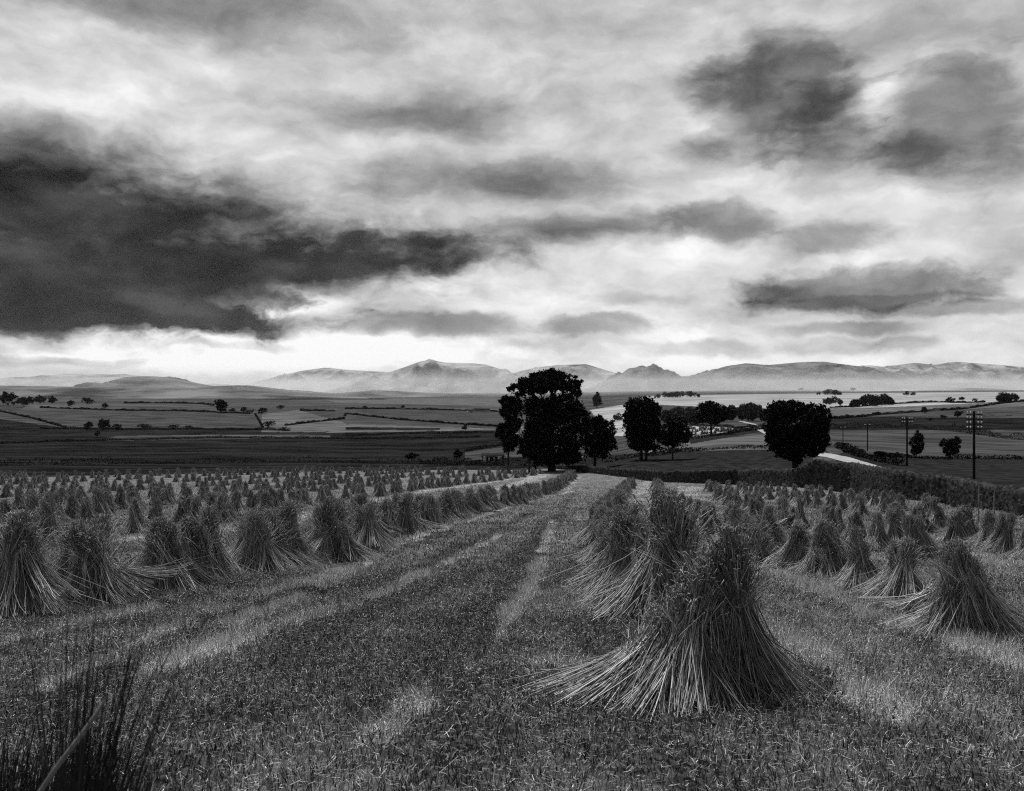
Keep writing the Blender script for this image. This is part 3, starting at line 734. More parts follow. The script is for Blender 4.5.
def far_tree(label, px, py, hpx, wpx, seed, m='leaf', group='small trees among the far fields', name='field_tree', cat='tree'):
    b = at(px, py); s = b[1] / F; h = hpx * s; w = wpx * s / 2; r = np.random.default_rng(seed)
    lo = [(r.normal(0, .3) * w, r.normal(0, .2) * w, h * r.uniform(.4, .75), w * r.uniform(.5, .8), w * r.uniform(.5, .8), h * r.uniform(.22, .32)) for _ in range(4)] + [(0, 0, h * .5, w * .8, w * .8, h * .4)]
    return make_tree(name, label, b, lo, [(0, 0, h * .5, max(.15, h * .03))], n=int(420 + 40 * hpx), leaf=max(.3, .10 * h), seed=seed, m=m, group=group, limbs=3, cat=cat)
FT = [
    (221, 413, 14, 14, 'darkest rounded field tree on the ridge above the left meadow'), (262, 414, 7, 12, 'low tree beside a cottage on the far left ridge'), (243, 413, 6, 8, 'bush just right of the rounded ridge tree'),
    (233, 413, 5, 8, 'small bush touching the right side of the rounded ridge tree'), (281, 410, 5, 7, 'lone small tree right of the cottage trees on the ridge'), (8, 406, 14, 18, 'tall dark tree at the left end of the far tree belt'), (24, 407, 12, 16, 'second dark tree of the belt at far left'),
    (40, 404, 9, 14, 'smaller third tree of the belt at far left'), (52, 404, 8, 12, 'last low tree at the right end of the left belt'), (71, 407, 7, 10, 'round bush standing alone left of the twin ridge trees'),
    (88, 405, 8, 11, 'broad tree on the ridge, halfway between belt and rounded tree'), (105, 409, 6, 7, 'little round tree below the broad ridge tree'),
    (88, 430, 9, 11, 'first bush in the dark hedge line under the meadow'), (104, 430, 11, 14, 'tallest bush in the dark hedge line under the meadow'), (118, 430, 6, 10, 'low bush right of the tallest hedge line bush'), (145, 429, 6, 17, 'long flat bush in the dark hedge line'), (173, 429, 5, 13, 'flat bush right of the long hedge line bush'), (190, 429, 4, 8, 'last small bush in the dark hedge line'),
    (270, 427, 7, 14, 'bushy clump in the pale field left of centre'), (284, 431, 4, 9, 'small low clump below the bushy clump'), (97, 437, 6, 5, 'single dark shrub in the shaded valley field'),
    (365, 409.5, 4, 7, 'pair of tiny bushes on the pale central ridge'), (403, 409, 4, 5, 'tiny lone tree on the crest of the pale ridge'), (465, 431, 6, 6, 'lone round bush in the central meadows'), (345, 417, 3, 5, 'tiny bush at the left of the central meadow'),
    (412, 461, 9, 17, 'low dark bush at the far hedge of the stubble field'), (457, 459, 10, 11, 'upright dark bush left of the small shed'),
    (597, 408, 15, 11, 'small loose crowned tree seen right of the largest tree'), (619, 421, 8, 12, 'low tree in front of the wood, beside the tall rounded tree'),
    (924, 414, 7, 7, 'round hedgerow tree along the far right wall'), (957, 418, 8, 9, 'upright hedgerow tree behind the nearest pole'), (943, 419, 5, 9, 'low bush left of the upright hedgerow tree'), (930, 421, 3, 6, 'tiny bush left of the low hedgerow bush'),
    (962, 401, 5, 7, 'small tree left of the dark domed copse'), (975, 402, 4, 6, 'smaller tree next to the dark domed copse'), (950, 403, 6, 9, 'bushy tree in the pale far fields'), (907, 396, 5, 6, 'tiny tree on the pale plain'), (913, 396, 4, 7, 'low tree right of the tiny plain tree'),
    (879, 457, 5, 9, 'low dark bush at the foot of the road hedge'), (897, 456, 3, 4, 'small scrub by the fence left of the slender tree'), (801, 389, 3, 5, 'isolated dark tree on the hazy plain'), (853, 391, 4, 7, 'twin treetops right of the flat hill wood'),
]
for k, (px, py, hp, wp, lab) in enumerate(FT): far_tree(lab, px, py, hp, wp, 600 + k)

M['wood'] = mat('hazed_leaves', .035, .085, .3, .9, detail=3, spec=0)  # leaf tone lifted so the colour itself carries the haze
def copse(name, label, px0, px1, py, hpx, D, seed, n, m='leafmid', rise=0.0, stuff=True, deep=40):
    """a wood that reads as one mass"""
    r = np.random.default_rng(seed); s = D / F; lo = []
    cnt = max(6, int((px1 - px0) / max(hpx * .35, 1.2)))
    C = []
    for k in range(cnt * 2):
        q = r.uniform(0, 1); px = px0 + (px1 - px0) * q; Dk = D + r.uniform(-.5, .5) * deep
        b = at_d(px, Dk); hh = hpx * s * (1 - .65 * abs(2 * q - 1) ** 3) * r.uniform(.7, 1.05)
        w = hh * r.uniform(.35, .55)
        kk = n // (cnt * 2)
        d = r.normal(size=(kk, 3)); d /= np.linalg.norm(d, axis=1, keepdims=True); d *= r.uniform(.5, 1, (kk, 1))
        C.append(np.array([b[0], b[1], b[2] + hh * .55]) + d * np.array([w, w, hh * .5]))
    v, f = quads_at(np.concatenate(C), max(.4, hpx * s * .09), r)
    o = link(name, make_mesh(name, v, f, [M[m]])); return tag(o, label, 'wood', None, 'stuff')
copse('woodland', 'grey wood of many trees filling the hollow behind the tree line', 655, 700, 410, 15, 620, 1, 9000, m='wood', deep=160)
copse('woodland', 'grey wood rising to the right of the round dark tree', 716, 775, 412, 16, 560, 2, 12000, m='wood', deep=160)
copse('hill_wood', 'flat topped plantation on the pale hill above the wood', 655, 700, 397, 7, 2300, 3, 4000, deep=200)
copse('copse', 'dark oval copse on the right beyond the pale fields', 851, 893, 402, 12, 1150, 4, 7000, m='leaf', deep=90)
copse('copse', 'small flat grey copse left of the dark oval one', 817, 842, 392, 6, 2500, 5, 2500, deep=120)
copse('copse', 'dark domed copse on the right skyline field', 992, 1018, 400, 10, 930, 6, 5000, m='leaf', deep=60)
copse('copse', 'pale scrubby wood below the small flat copse', 822, 842, 404, 8, 1300, 7, 2500, deep=90)

# ------------------------------------------------------------------ hedges and walls of the far fields
def hedge(label, pts, hgt, seed, m='hedge', dens=1.0, width=1.6, name='hedge', thin=.25, cat='hedge'):
    r = np.random.default_rng(seed); G = [at(px, py) for px, py in pts]; C = []
    pl = np.array(G); seg = np.linalg.norm(np.diff(pl[:, :2], axis=0), axis=1); L = seg.sum(); n = int(np.clip(L * 34 * dens, 600, 16000))
    q = r.uniform(0, L, n); cum = np.concatenate([[0], np.cumsum(seg)])
    x = np.interp(q, cum, pl[:, 0]); y = np.interp(q, cum, pl[:, 1])
    hv = hgt * (.75 + .35 * np.sin(q * .13 + seed) * np.sin(q * .051 + 2 * seed) + .15 * np.sin(q * .5))
    x = x + r.normal(0, .25, n) * width; y = y + r.normal(0, .25, n) * width
    z = H(x, y) + r.uniform(0, 1, n) * np.maximum(hv, .35 * hgt)
    size = max(.25, np.median(pl[:, 1]) * .0006)
    v, f = quads_at(np.stack([x, y, z], 1), size, r)
    o = link(name, make_mesh(name, v, f, [M[m]])); return tag(o, label, cat, 'hedges and walls dividing the fields')
HL = [
    ('dark hedge along the far end of the stubble field', [(0, 466), (120, 464), (300, 463), (420, 464), (505, 466)], 2.6),
    ('hedge under the left meadow, dotted with bushes', [(40, 429), (130, 430), (255, 430), (290, 431)], 2.2),
    ('hedge across the shaded valley pasture', [(-20, 444), (100, 441), (230, 438), (350, 439), (480, 437)], 1.8),
    ('hedge running slantwise down the far left slope', [(-10, 409), (30, 418), (66, 428)], 2.0),
    ('hedge on the ridge above the left meadow', [(40, 408), (130, 411), (250, 414)], 2.4),
    ('topmost hedge of the left fields, under the hills', [(124, 403.5), (200, 404), (214, 406)], 3.0),
    ('short hedge between the left meadow and pale field', [(255, 414), (263, 428)], 1.0),
    ('hedge through the pale fields left of centre', [(285, 426), (310, 423), (345, 419)], 2.4),
    ('hedge over the central meadow', [(345, 414), (400, 420), (500, 427)], 2.2),
    ('lower hedge of the central meadow', [(345, 436), (420, 434), (500, 433), (520, 432)], 2.2),
    ('hedge along the crest of the central pale ridge', [(345, 409), (403, 409.5), (470, 411), (500, 412)], 2.6),
    ('hedge on the pale strip above the central ridge', [(300, 411), (335, 411.5)], 3.0),
    ('hedge left of the largest tree, above the shed', [(465, 452), (500, 446), (530, 441)], 1.8),
    ('overgrown hedge under the two rows of dark trees', [(505, 466), (560, 464), (612, 462)], 2.8),
    ('dark undergrowth below the rounded tree and the spreading tree', [(614, 461), (632, 458), (652, 456), (676, 452.5), (690, 452)], 2.0),
    ('hedge above the rough pasture beside the bulky tree', [(655, 452), (700, 451), (785, 449)], 1.3),
    ('thick dark hedge along the sloping hay field', [(655, 444), (690, 440), (730, 434), (765, 429)], 2.0),
    ('hedge beside the stooked far field', [(690, 426), (735, 428.5), (770, 427)], 1.4),
    ('dark curved hedge above the right pasture', [(828, 428), (870, 428), (900, 428.5), (950, 431), (1000, 438), (1040, 441)], 3.6),
    ('long hedge rising to the right under the pale fields', [(828, 419), (880, 415), (940, 411), (985, 406.5), (1040, 401)], 2.6),
    ('hedge among the pale far fields', [(830, 408), (880, 405), (930, 402.5), (985, 402.5)], 2.4),
    ('hedge below the right pasture along the young trees', [(880, 457), (920, 458.5), (960, 459), (1040, 459.5)], .9),
    ('dark hedge along the right side of the road', [(838, 447), (847, 452), (860, 457), (880, 462), (905, 466.5)], 1.5),
]
for k, (lab, pts, hg) in enumerate(HL): hedge(lab, pts, hg, 700 + k)

# ------------------------------------------------------------------ field walls of dry stone
def stone_wall(label, pts, tops, thick, seed):
    """pts plan (x,y), tops = world heights of the coping"""
    r = np.random.default_rng(seed); pts = np.array(pts, float); tops = np.array(tops, float)
    seg = np.linalg.norm(np.diff(pts, axis=0), axis=1); cum = np.concatenate([[0], np.cumsum(seg)]); L = cum[-1]
    q = np.arange(0, L, .22); x = np.interp(q, cum, pts[:, 0]); y = np.interp(q, cum, pts[:, 1]); tz = np.interp(q, cum, tops)
    tx = np.gradient(x); ty = np.gradient(y); nn = np.hypot(tx, ty); nx, ny = -ty / nn, tx / nn
    tz = tz + .07 * np.sin(q * .35 + seed) * np.sin(q * .13) + r.normal(0, .06, len(q)); lo = H(x, y) - .5
    nk = 7; prof = [(-1, 0), (-.95, .2), (-.85, .42), (-.75, .64), (-.66, .86), (-.55, 1), (0, 1.04), (.55, 1), (.66, .86), (.75, .64), (.85, .42), (.95, .2), (1, 0)]
    V_ = []
    for s, t in prof:
        o_ = s * thick / 2 + r.normal(0, .06, len(q)); zz = lo + (tz - lo) * t + r.normal(0, .045, len(q)) * (t > .1)
        V_.append(np.stack([x + nx * o_, y + ny * o_, zz], 1))
    V_ = np.stack(V_, 1); i = np.arange(len(q) * len(prof)).reshape(len(q), len(prof))
    f = np.stack([i[:-1, :-1], i[1:, :-1], i[1:, 1:], i[:-1, 1:]], -1).reshape(-1, 4)
    o = empty('stone_wall', (0, 0, 0)); tag(o, label, 'stone wall')
    link('stonework', make_mesh('stonework', V_.reshape(-1, 3), f, [M['stone']]), o)
    # grass and brambles grown over the wall's face
    n = int(L * 35); qi = r.uniform(0, L, n)
    xx = np.interp(qi, q, x) - np.interp(qi, q, nx) * thick * .5 * r.choice([-1, 1], n) + r.normal(0, .12, n); yy_ = np.interp(qi, q, y) - np.interp(qi, q, ny) * 0 + r.normal(0, .2, n)
    side = r.choice([-1, 1], n)
    xx = np.interp(qi, q, x) + np.interp(qi, q, nx) * side * (thick * .45 + np.abs(r.normal(0, .22, n))); yy_ = np.interp(qi, q, y) + np.interp(qi, q, ny) * side * (thick * .45 + np.abs(r.normal(0, .22, n)))
    g = H(xx, yy_); zz = g + r.uniform(0, 1, n) ** 1.8 * (np.interp(qi, q, tz) - g) * .85
    v, f = quads_at(np.stack([xx, yy_, zz], 1), .10, r)
    link('ivy', make_mesh('ivy', v, f, [M['tuft']]), o)
    return o
def topz(px, py, D): return ZC - (py - HY) / F * D
def dist_top(pt, py): return topz(0, py, pt[1])
stone_wall('dark stone wall along the road at the right edge of the stubble field', WR, [h1(*WR[0]) + 1.2, h1(*WR[1]) + 1.2] + [dist_top(p, y) for p, y in zip(WR[2:], (491, 478, 470, 465, 459.5))], .6, 1)
stone_wall('dark stone wall across the far right end of the stubble field', WF, [dist_top(p, y) for p, y in zip(WF, (460.5, 469, 470.5, 471, 471, 470, 469, 467.5, 465.5, 465))], .6, 2)

# ------------------------------------------------------------------ road
def road(name, pts, halfw, m):
    G = np.array([at_d(px, D) for px, D in pts]); 
    cum = np.concatenate([[0], np.cumsum(np.linalg.norm(np.diff(G[:, :2], axis=0), axis=1))])
    q = np.linspace(0, cum[-1], 160); x = np.interp(q, cum, G[:, 0]); y = np.interp(q, cum, G[:, 1])
    kx = np.ones(9) / 9; x = np.convolve(np.pad(x, 4, mode='edge'), kx, 'valid'); y = np.convolve(np.pad(y, 4, mode='edge'), kx, 'valid')
    tx = np.gradient(x); ty = np.gradient(y); nn = np.hypot(tx, ty); nx, ny = -ty / nn, tx / nn
    offs = np.linspace(-1, 1, 7); V_ = []
    for o_ in offs:
        xx = x + nx * o_ * halfw; yy_ = y + ny * o_ * halfw
        V_.append(np.stack([xx, yy_, H(xx, yy_) + .10 + .05 * (1 - o_ * o_)], 1))
    V_ = np.stack(V_, 1); i = np.arange(len(q) * 7).reshape(-1, 7)
    f = np.stack([i[:-1, :-1], i[:-1, 1:], i[1:, 1:], i[1:, :-1]], -1).reshape(-1, 4)
    return tag(link(name, make_mesh(name, V_.reshape(-1, 3), f, [m], True)), kind='structure')
road('road', [(1430, 36), (1130, 55), (1024, 66), (960, 84), (905, 104), (872, 122), (848, 142), (828, 166), (808, 200), (790, 250), (770, 330), (757, 400), (758, 450), (740, 520)], 1.45, M['road'])
road('lane', [(757, 400), (735, 412), (712, 418), (690, 425)], 1.6, M['road'])

# ------------------------------------------------------------------ telegraph poles
def tele_pole(label, px, D, ytop, arms, group):
    b = at_d(px, D); top = topz(px, ytop, D) - b[2]
    o = empty('telegraph_pole', tuple(b), math.radians(-8)); tag(o, label, 'telegraph pole', group)
    mb = MB(); k = np.linspace(0, 1, 6); mb.tubes(np.c_[np.zeros(6), np.zeros(6), -.4 + (top + .4) * k][None], (np.array([.13, .125, .12, .115, .11, .10]) )[None], 10)
    mb.add([[0, 0, top + .12]] + [[.10 * math.cos(a), .10 * math.sin(a), top] for a in np.linspace(0, 6.28, 9)[:-1]], [[0, 1 + i, 1 + (i + 1) % 8] for i in range(8)])
    link('pole', mb.mesh('pole', [M['pole']], True), o)
    for a in range(arms):
        z = top - .28 - .48 * a
        ab = MB(); ab.box((0, -.14, z), (1.5, .08, .10))
        ao = link('crossarm', ab.mesh('crossarm', [M['pole']]), o)
        for xx in (-.66, -.36, .36, .66):
            ib = MB(); ib.tubes(np.array([[(xx, -.14, z + .056), (xx, -.14, z + .12), (xx, -.14, z + .16), (xx, -.14, z + .22), (xx, -.14, z + .26), (xx, -.14, z + .27)]]), np.array([[.02, .02, .085, .08, .05, .005]]), 8)
            link('insulator', ib.mesh('insulator', [M['insul']], True), ao)
PG = 'telegraph poles along the road'
tele_pole('nearest and tallest telegraph pole with four crossarms', 974, 92, 411.5, 4, PG)
tele_pole('second telegraph pole, with two crossarms, left of the slender tree', 907, 133, 417.5, 2, PG)
tele_pole('third telegraph pole in the line, plain and thin', 867.5, 200, 424, 1, PG)
tele_pole('farthest and smallest telegraph pole by the bulky tree', 843, 270, 427, 1, PG)

for px, D, yb, yt, lab in [(978, 43, 501, 482, 'pale thin stake leaning on the dark field wall'), (993.5, 42, 503, 487, 'shorter pale stake right of the leaning one by the wall')]:
    x = (px - CX) / F * D; b = np.array([x, D, h1(x, D)]); t = topz(px, yt, D) - b[2]
    mb = MB(); mb.tubes(np.array([[(0, 0, -.2), (.03, 0, t * .4), (.05, .02, t * .8), (.06, .02, t)]]), np.array([[.03, .03, .028, .015]]), 6)
    o = link('wooden_stake', mb.mesh('wooden_stake', [M['post']], True), None, tuple(b)); tag(o, lab, 'stake')

# ------------------------------------------------------------------ buildings
def gable_block(w, d, h, rise):
    wl = MB(); x, y = w / 2, d / 2
    wl.add([(-x, -y, -1), (x, -y, -1), (x, y, -1), (-x, y, -1), (-x, -y, h), (x, -y, h), (x, y, h), (-x, y, h)], [[0, 1, 5, 4], [1, 2, 6, 5], [2, 3, 7, 6], [3, 0, 4, 7]])
    wl.add([(-x, -y, h), (-x, y, h), (-x, 0, h + rise), (x, -y, h), (x, y, h), (x, 0, h + rise)], [[0, 2, 1], [3, 4, 5]])
    rf = MB(); e = .3; t = .15
    for s in (-1, 1):
        rf.add([(-x - e, s * (y + e), h - e * rise / y), (x + e, s * (y + e), h - e * rise / y), (x + e, 0, h + rise + .02), (-x - e, 0, h + rise + .02),
                (-x - e, s * (y + e), h - e * rise / y + t), (x + e, s * (y + e), h - e * rise / y + t), (x + e, 0, h + rise + t), (-x - e, 0, h + rise + t)],
               [[0, 1, 2, 3], [4, 5, 6, 7], [0, 1, 5, 4], [1, 2, 6, 5], [0, 3, 7, 4]])
    return wl, rf
def house(name, label, b, w, d, h, rise, rz, wm, rm, wins, cat, door=True, chim=True, panels=()):
    o = empty(name, tuple(b), rz); tag(o, label, cat)
    wl, rf = gable_block(w, d, h, rise)
    link('wall', wl.mesh('wall', [wm]), o); r_ = link('roof', rf.mesh('roof', [rm]), o)
    if chim:
        c = MB(); c.box((w * .5 - .5, 0, h + rise + .4), (.7, .7, 1.4), taper=.9); link('chimney', c.mesh('chimney', [M['slate']]), r_)
    for (x, z, ww, hh) in wins:
        f = MB(); f.box((x, -d / 2 - .01, z), (ww, .12, hh)); link('window', f.mesh('window', [M['door']]), o)
    if door:
        f = MB(); f.box((0, -d / 2 - .01, 1.0), (1.0, .12, 2.0)); link('door', f.mesh('door', [M['door']]), o)
    for (x, z, ww, hh) in panels:
        f = MB(); f.box((x, -d / 2 - .04, z), (ww, .14, hh)); link('panel', f.mesh('panel', [M['panel']]), o)
    return o
b = at(493, 462); s = b[1] / F
house('shed', 'low dark shed with pale upright panels behind the stubble field', b, 21 * s, 6, 2.0, 1.0, 0, M['darkwall'], M['slate'], [], 'shed', False, False,
      [(-8.2 * s, 1.1, 3.2 * s, 2.1), (6.8 * s, 1.1, 4.2 * s, 2.1), (-3.6 * s, 1.1, 1.6 * s, 1.9), (1.2 * s, 1.1, 1.6 * s, 1.9)])
b = at(482, 412); s = b[1] / F
house('farmhouse', 'long pale farmhouse with a slate roof on the central ridge', b, 15 * s, 6, 2.6, 2.2, 0, M['rend'], M['slate'], [(-6, 1.6, .9, 1.1), (-3, 1.6, .9, 1.1), (3, 1.6, .9, 1.1), (6, 1.6, .9, 1.1)], 'house')
b = at(471, 412.5); house('barn', 'pale low barn just left of the long farmhouse', b, 7 * s, 6, 2.2, 1.8, .4, M['rend'], M['slate'], [(-2, 1.4, 1.4, 1.0)], 'barn', True, False)
b = at(250, 413.5); house('cottage', 'small cottage among the bushes on the far left ridge', b, 9, 5, 2.4, 2.0, .1, M['rend'], M['slate'], [(-2.5, 1.4, .9, 1), (2.5, 1.4, .9, 1)], 'cottage')
b = at(749, 417); house('cottage', 'pale cottage at the edge of the wood beside the road bend', b, 8, 5, 2.6, 1.8, .2, M['rend'], M['slate'], [(-2.5, 1.5, .9, 1), (2.5, 1.5, .9, 1)], 'cottage')
b = at(666, 421); house('cottage', 'pale cottage showing between the rounded tree and the spreading tree', b, 10, 5, 2.6, 1.8, -.1, M['rend'], M['slate'], [(-3, 1.5, .9, 1), (3, 1.5, .9, 1)], 'cottage')

# ------------------------------------------------------------------ sheep
def sheep_mesh(seed, graze):
    r = np.random.default_rng(seed)
    me = bpy.data.meshes.new('sheep_base')
    hz_ = .32 if graze else .95
    v = [(0, 0, .62), (.32, 0, .66), (-.34, 0, .62), (.52, 0, .74 if not graze else .55), (.68, 0, .86 if not graze else .28), (.82, 0, .80 if not graze else .12)]
    e = [(0, 1), (0, 2), (1, 3), (3, 4), (4, 5)]; rad = [.25, .22, .22, .12, .10, .06]
    for (sx, par) in ((.30, 1), (-.34, 2)):
        for sy in (-1, 1):
            n = len(v); v += [(sx, sy * .13, .42), (sx - .02, sy * .13, .2), (sx, sy * .13, .0)]; e += [(par, n), (n, n + 1), (n + 1, n + 2)]; rad += [.09, .045, .04]
    n = len(v); v += [(-.56, 0, .60), (-.62, 0, .42)]; e += [(2, n), (n, n + 1)]; rad += [.06, .03]
    me.from_pydata(v, e, [])
    o = bpy.data.objects.new('sheep_base', me); COL.objects.link(o)
    md = o.modifiers.new('s', 'SKIN')
    for i, q in enumerate(rad): me.skin_vertices[0].data[i].radius = (q, q)
    me.skin_vertices[0].data[0].use_root = True
    o.modifiers.new('d', 'SUBSURF').levels = 1
    dg = bpy.context.evaluated_depsgraph_get(); m2 = bpy.data.meshes.new_from_object(o.evaluated_get(dg))
    bpy.data.objects.remove(o); m2.materials.clear(); m2.materials.append(M['wool']); m2.name = 'sheep'
    return m2
SM = [sheep_mesh(1, True), sheep_mesh(2, False)]
SH = [(563, 461, 0), (569, 460.5, 1), (577, 460.5, 0), (583, 460, 1), (605, 461.5, 0), (638, 454.5, 1), (651, 455, 0), (654, 454.6, 1), (657, 454.4, 0), (660, 454, 1)]
for k, (px, py, w) in enumerate(SH):
    b = at(px, py, 150); o = link('sheep', SM[w], None, tuple(b)); o.rotation_euler = (0, 0, k * 2.1); o.scale = (1.05, 1.05, 1.05)
    lab = 'tiny pale sheep under the largest dark tree' if k < 4 else ('single pale sheep under the low tree right of the largest' if k == 4 else ('lone pale sheep left of the rounded tree trunk' if k == 5 else 'tiny pale sheep in the bunch right of the rounded tree trunk'))
    tag(o, lab, 'sheep', None if k in (4, 5) else ('sheep under the largest tree' if k < 4 else 'sheep by the rounded tree'))

# far stooks in the small pale field beyond the trees
fv = []; ff = []; fm_ = []; off = 0; r = np.random.default_rng(77)
poly = [(686, 426), (734, 428), (738, 430.5), (692, 436)]
while len(fv) < 60:
    px, py = r.uniform(684, 740), r.uniform(425, 437)
    if not inside(poly, np.array([px]), np.array([py]))[0]: continue
    b = at(px, py); v, f, fm, tn = FAR[r.integers(len(FAR))]
    fv.append(v[:] + b); ff.append(f + off); fm_.append(fm); off += len(v)
o = link('far_field_stooks', make_mesh('far_field_stooks', np.concatenate(fv), np.concatenate(ff), [M['straw'], M['ear']], fmat=np.concatenate(fm_)))
tag(o, 'specks of stooks in the small pale field beyond the trees', 'stooks', None, 'stuff')

# ------------------------------------------------------------------ haze
def vol(name, x0, x1, y0, y1, z0, z1, dens, aniso, col=.95):
    mb = MB(); mb.box(((x0 + x1) / 2, (y0 + y1) / 2, (z0 + z1) / 2), (x1 - x0, y1 - y0, z1 - z0))
    m = bpy.data.materials.new(name); m.use_nodes = True; nt = m.node_tree; nt.nodes.remove(nt.nodes['Principled BSDF'])
    pv = nt.nodes.new('ShaderNodeVolumePrincipled'); pv.inputs['Density'].default_value = dens; pv.inputs['Color'].default_value = grey(col); pv.inputs['Anisotropy'].default_value = aniso
    nt.links.new(pv.outputs[0], nt.nodes['Material Output'].inputs['Volume'])
    return tag(link(name, mb.mesh(name, [m])), kind='stuff')
HAZE = 1.0e-5
vol('haze', -19000, 19000, -300, 17000, -75, 430, HAZE, .6, 1.0)

vol('mist', -18000, 18000, 3100, 12500, -74, 78, 1.9e-4, .6, 1.0)

# ------------------------------------------------------------------ sky and light
SUN_EL, SUN_AZ = math.radians(60), math.radians(-14)      # azimuth from +Y towards +X
w = bpy.data.worlds.new('World'); SC.world = w; w.use_nodes = True
nt = w.node_tree; N = nt.nodes; L = nt.links; N.clear()
def node(t, **kw):
    n = N.new(t)
    for k, v in kw.items(): setattr(n, k, v)
    return n
def mth(op, a, b=None, c=None, clamp=False):
    n = node('ShaderNodeMath', operation=op); n.use_clamp = clamp
    for i, q in enumerate((a, b, c)):
        if q is None: continue
        if isinstance(q, (int, float)): n.inputs[i].default_value = q
        else: L.new(q, n.inputs[i])
    return n.outputs[0]
def vmth(op, a, b):
    n = node('ShaderNodeVectorMath', operation=op)
    for i, q in enumerate((a, b)):
        if isinstance(q, tuple): n.inputs[i].default_value = q
        else: L.new(q, n.inputs[i])
    return n
def mrange(x, a, b, c, d, smooth=False):
    n = node('ShaderNodeMapRange'); n.interpolation_type = 'SMOOTHSTEP' if smooth else 'LINEAR'
    L.new(x, n.inputs[0])
    for i, q in enumerate((a, b, c, d)): n.inputs[1 + i].default_value = q
    return n.outputs[0]
tc = node('ShaderNodeTexCoord'); sp = node('ShaderNodeSeparateXYZ'); L.new(tc.outputs['Generated'], sp.inputs[0])
az = mth('ARCTAN2', sp.outputs[0], sp.outputs[1])
el = mth('ARCSINE', sp.outputs[2])
cb = node('ShaderNodeCombineXYZ'); L.new(az, cb.inputs[0]); L.new(el, cb.inputs[1]); p0 = cb.outputs[0]
def noise(vec, scale, detail, rough=.55, off=(0, 0, 0), dist=0):
    q = vmth('MULTIPLY', vec, scale).outputs[0]; q = vmth('ADD', q, off).outputs[0]
    n = node('ShaderNodeTexNoise'); n.inputs['Scale'].default_value = 1; n.inputs['Detail'].default_value = detail; n.inputs['Roughness'].default_value = rough; n.inputs['Distortion'].default_value = dist
    L.new(q, n.inputs['Vector']); return n
def warp(vec, n, amt):
    q = vmth('SUBTRACT', n.outputs['Color'], (.5, .5, .5)).outputs[0]; q = vmth('MULTIPLY', q, amt).outputs[0]
    return vmth('ADD', vec, q).outputs[0]
p1 = warp(p0, noise(p0, (5, 9, 1), 2, .5, (3, 1, 0)), (.065, .032, 0))
p1 = warp(p1, noise(p0, (16, 26, 1), 7, .6, (7, 2, 0)), (.036, .028, 0))
def ang(px, py):
    a = math.atan((px - CX) / F); e = math.atan((HY - py) / F * math.cos(a)); return a, e
# display value of the sky, dark and bright cloud masses at their directions: (px, py, rx, ry, delta, softness 0..1)
BL = [
    (150, 85, 230, 75, .07, 0), (220, 8, 170, 30, -.28, .1), (415, 112, 110, 26, -.27, .1), (30, 145, 170, 34, -.18, .0),
    (40, 243, 330, 96, -.30, .15), (-60, 243, 220, 96, -.14, 0), (140, 262, 230, 62, -.12, .2),
    (40, 190, 190, 36, -.30, .1), (190, 214, 90, 22, -.14, .1), (200, 268, 250, 32, -.24, .2), (380, 254, 120, 24, -.26, .2), (50, 296, 200, 28, -.32, .6), (95, 309, 140, 13, -.22, .7), (-120, 300, 240, 60, -.14, .3),
    (470, 236, 170, 18, -.18, .1), (570, 226, 100, 20, -.18, .1), (470, 182, 120, 30, -.22, .0), (570, 178, 90, 24, -.22, .1),
    (275, 297, 75, 16, .40, .3), (250, 322, 90, 12, -.26, .3), (50, 246, 80, 14, .07, 0), (235, 218, 26, 8, .14, 0), (330, 60, 80, 40, .03, 0), (410, 252, 120, 17, -.16, .3), (330, 268, 110, 14, -.12, .3),
    (778, 94, 80, 52, -.27, .3), (825, 126, 56, 40, -.20, .25), (738, 78, 48, 26, -.14, .2), (705, 150, 30, 14, -.18, .1), (715, 122, 22, 14, .16, .2), (882, 120, 16, 50, .16, .1),
    (945, 126, 62, 56, -.28, .25), (910, 160, 44, 18, -.18, .2), (1010, 160, 40, 30, -.14, .1), (960, 30, 160, 26, -.10, 0), (620, 110, 70, 90, .02, 0),
    (715, 222, 62, 18, -.28, .25), (830, 238, 58, 14, -.20, .3), (640, 225, 80, 16, -.14, .1), (866, 284, 96, 20, -.30, .4), (866, 296, 90, 6, -.10, .4), (960, 306, 76, 9, -.22, .3), (770, 288, 34, 8, -.2, .3), (840, 326, 60, 8, -.20, .3), (820, 345, 46, 8, -.14, .3), (905, 345, 36, 8, -.16, .3),
    (430, 326, 100, 11, -.22, .3), (600, 328, 62, 11, -.22, .35), (700, 350, 56, 8, -.16, .3), (560, 345, 80, 7, -.12, .2), (640, 300, 56, 8, -.10, .1), (480, 290, 140, 28, .08, .1), (620, 355, 520, 26, .10, 0), (150, 350, 280, 20, .22, .3), (60, 362, 70, 6, -.16, .2), (250, 345, 70, 6, -.14, .2),
    (930, 215, 120, 30, .04, 0), (690, 30, 160, 40, .03, 0),
]
acc = None
base = mrange(el, .0, .36, .88, .76)
n1 = noise(p1, (4, 9, 1), 6, .58, (11, 5, 0)); n2 = noise(p1, (13, 26, 1), 6, .6, (2, 9, 0)); n3 = noise(p1, (38, 70, 1), 5, .6, (5, 3, 0))
acc = mth('MULTIPLY_ADD', mth('SUBTRACT', n1.outputs['Fac'], .5), .34, base)
acc = mth('MULTIPLY_ADD', mth('SUBTRACT', n2.outputs['Fac'], .5), .26, acc)
acc = mth('MULTIPLY_ADD', mth('SUBTRACT', n3.outputs['Fac'], .5), .12, acc)
bl1 = noise(p1, (9, 20, 1), 3, .5, (4, 4, 0)); bl2 = noise(p1, (22, 46, 1), 8, .62, (8, 1, 0))
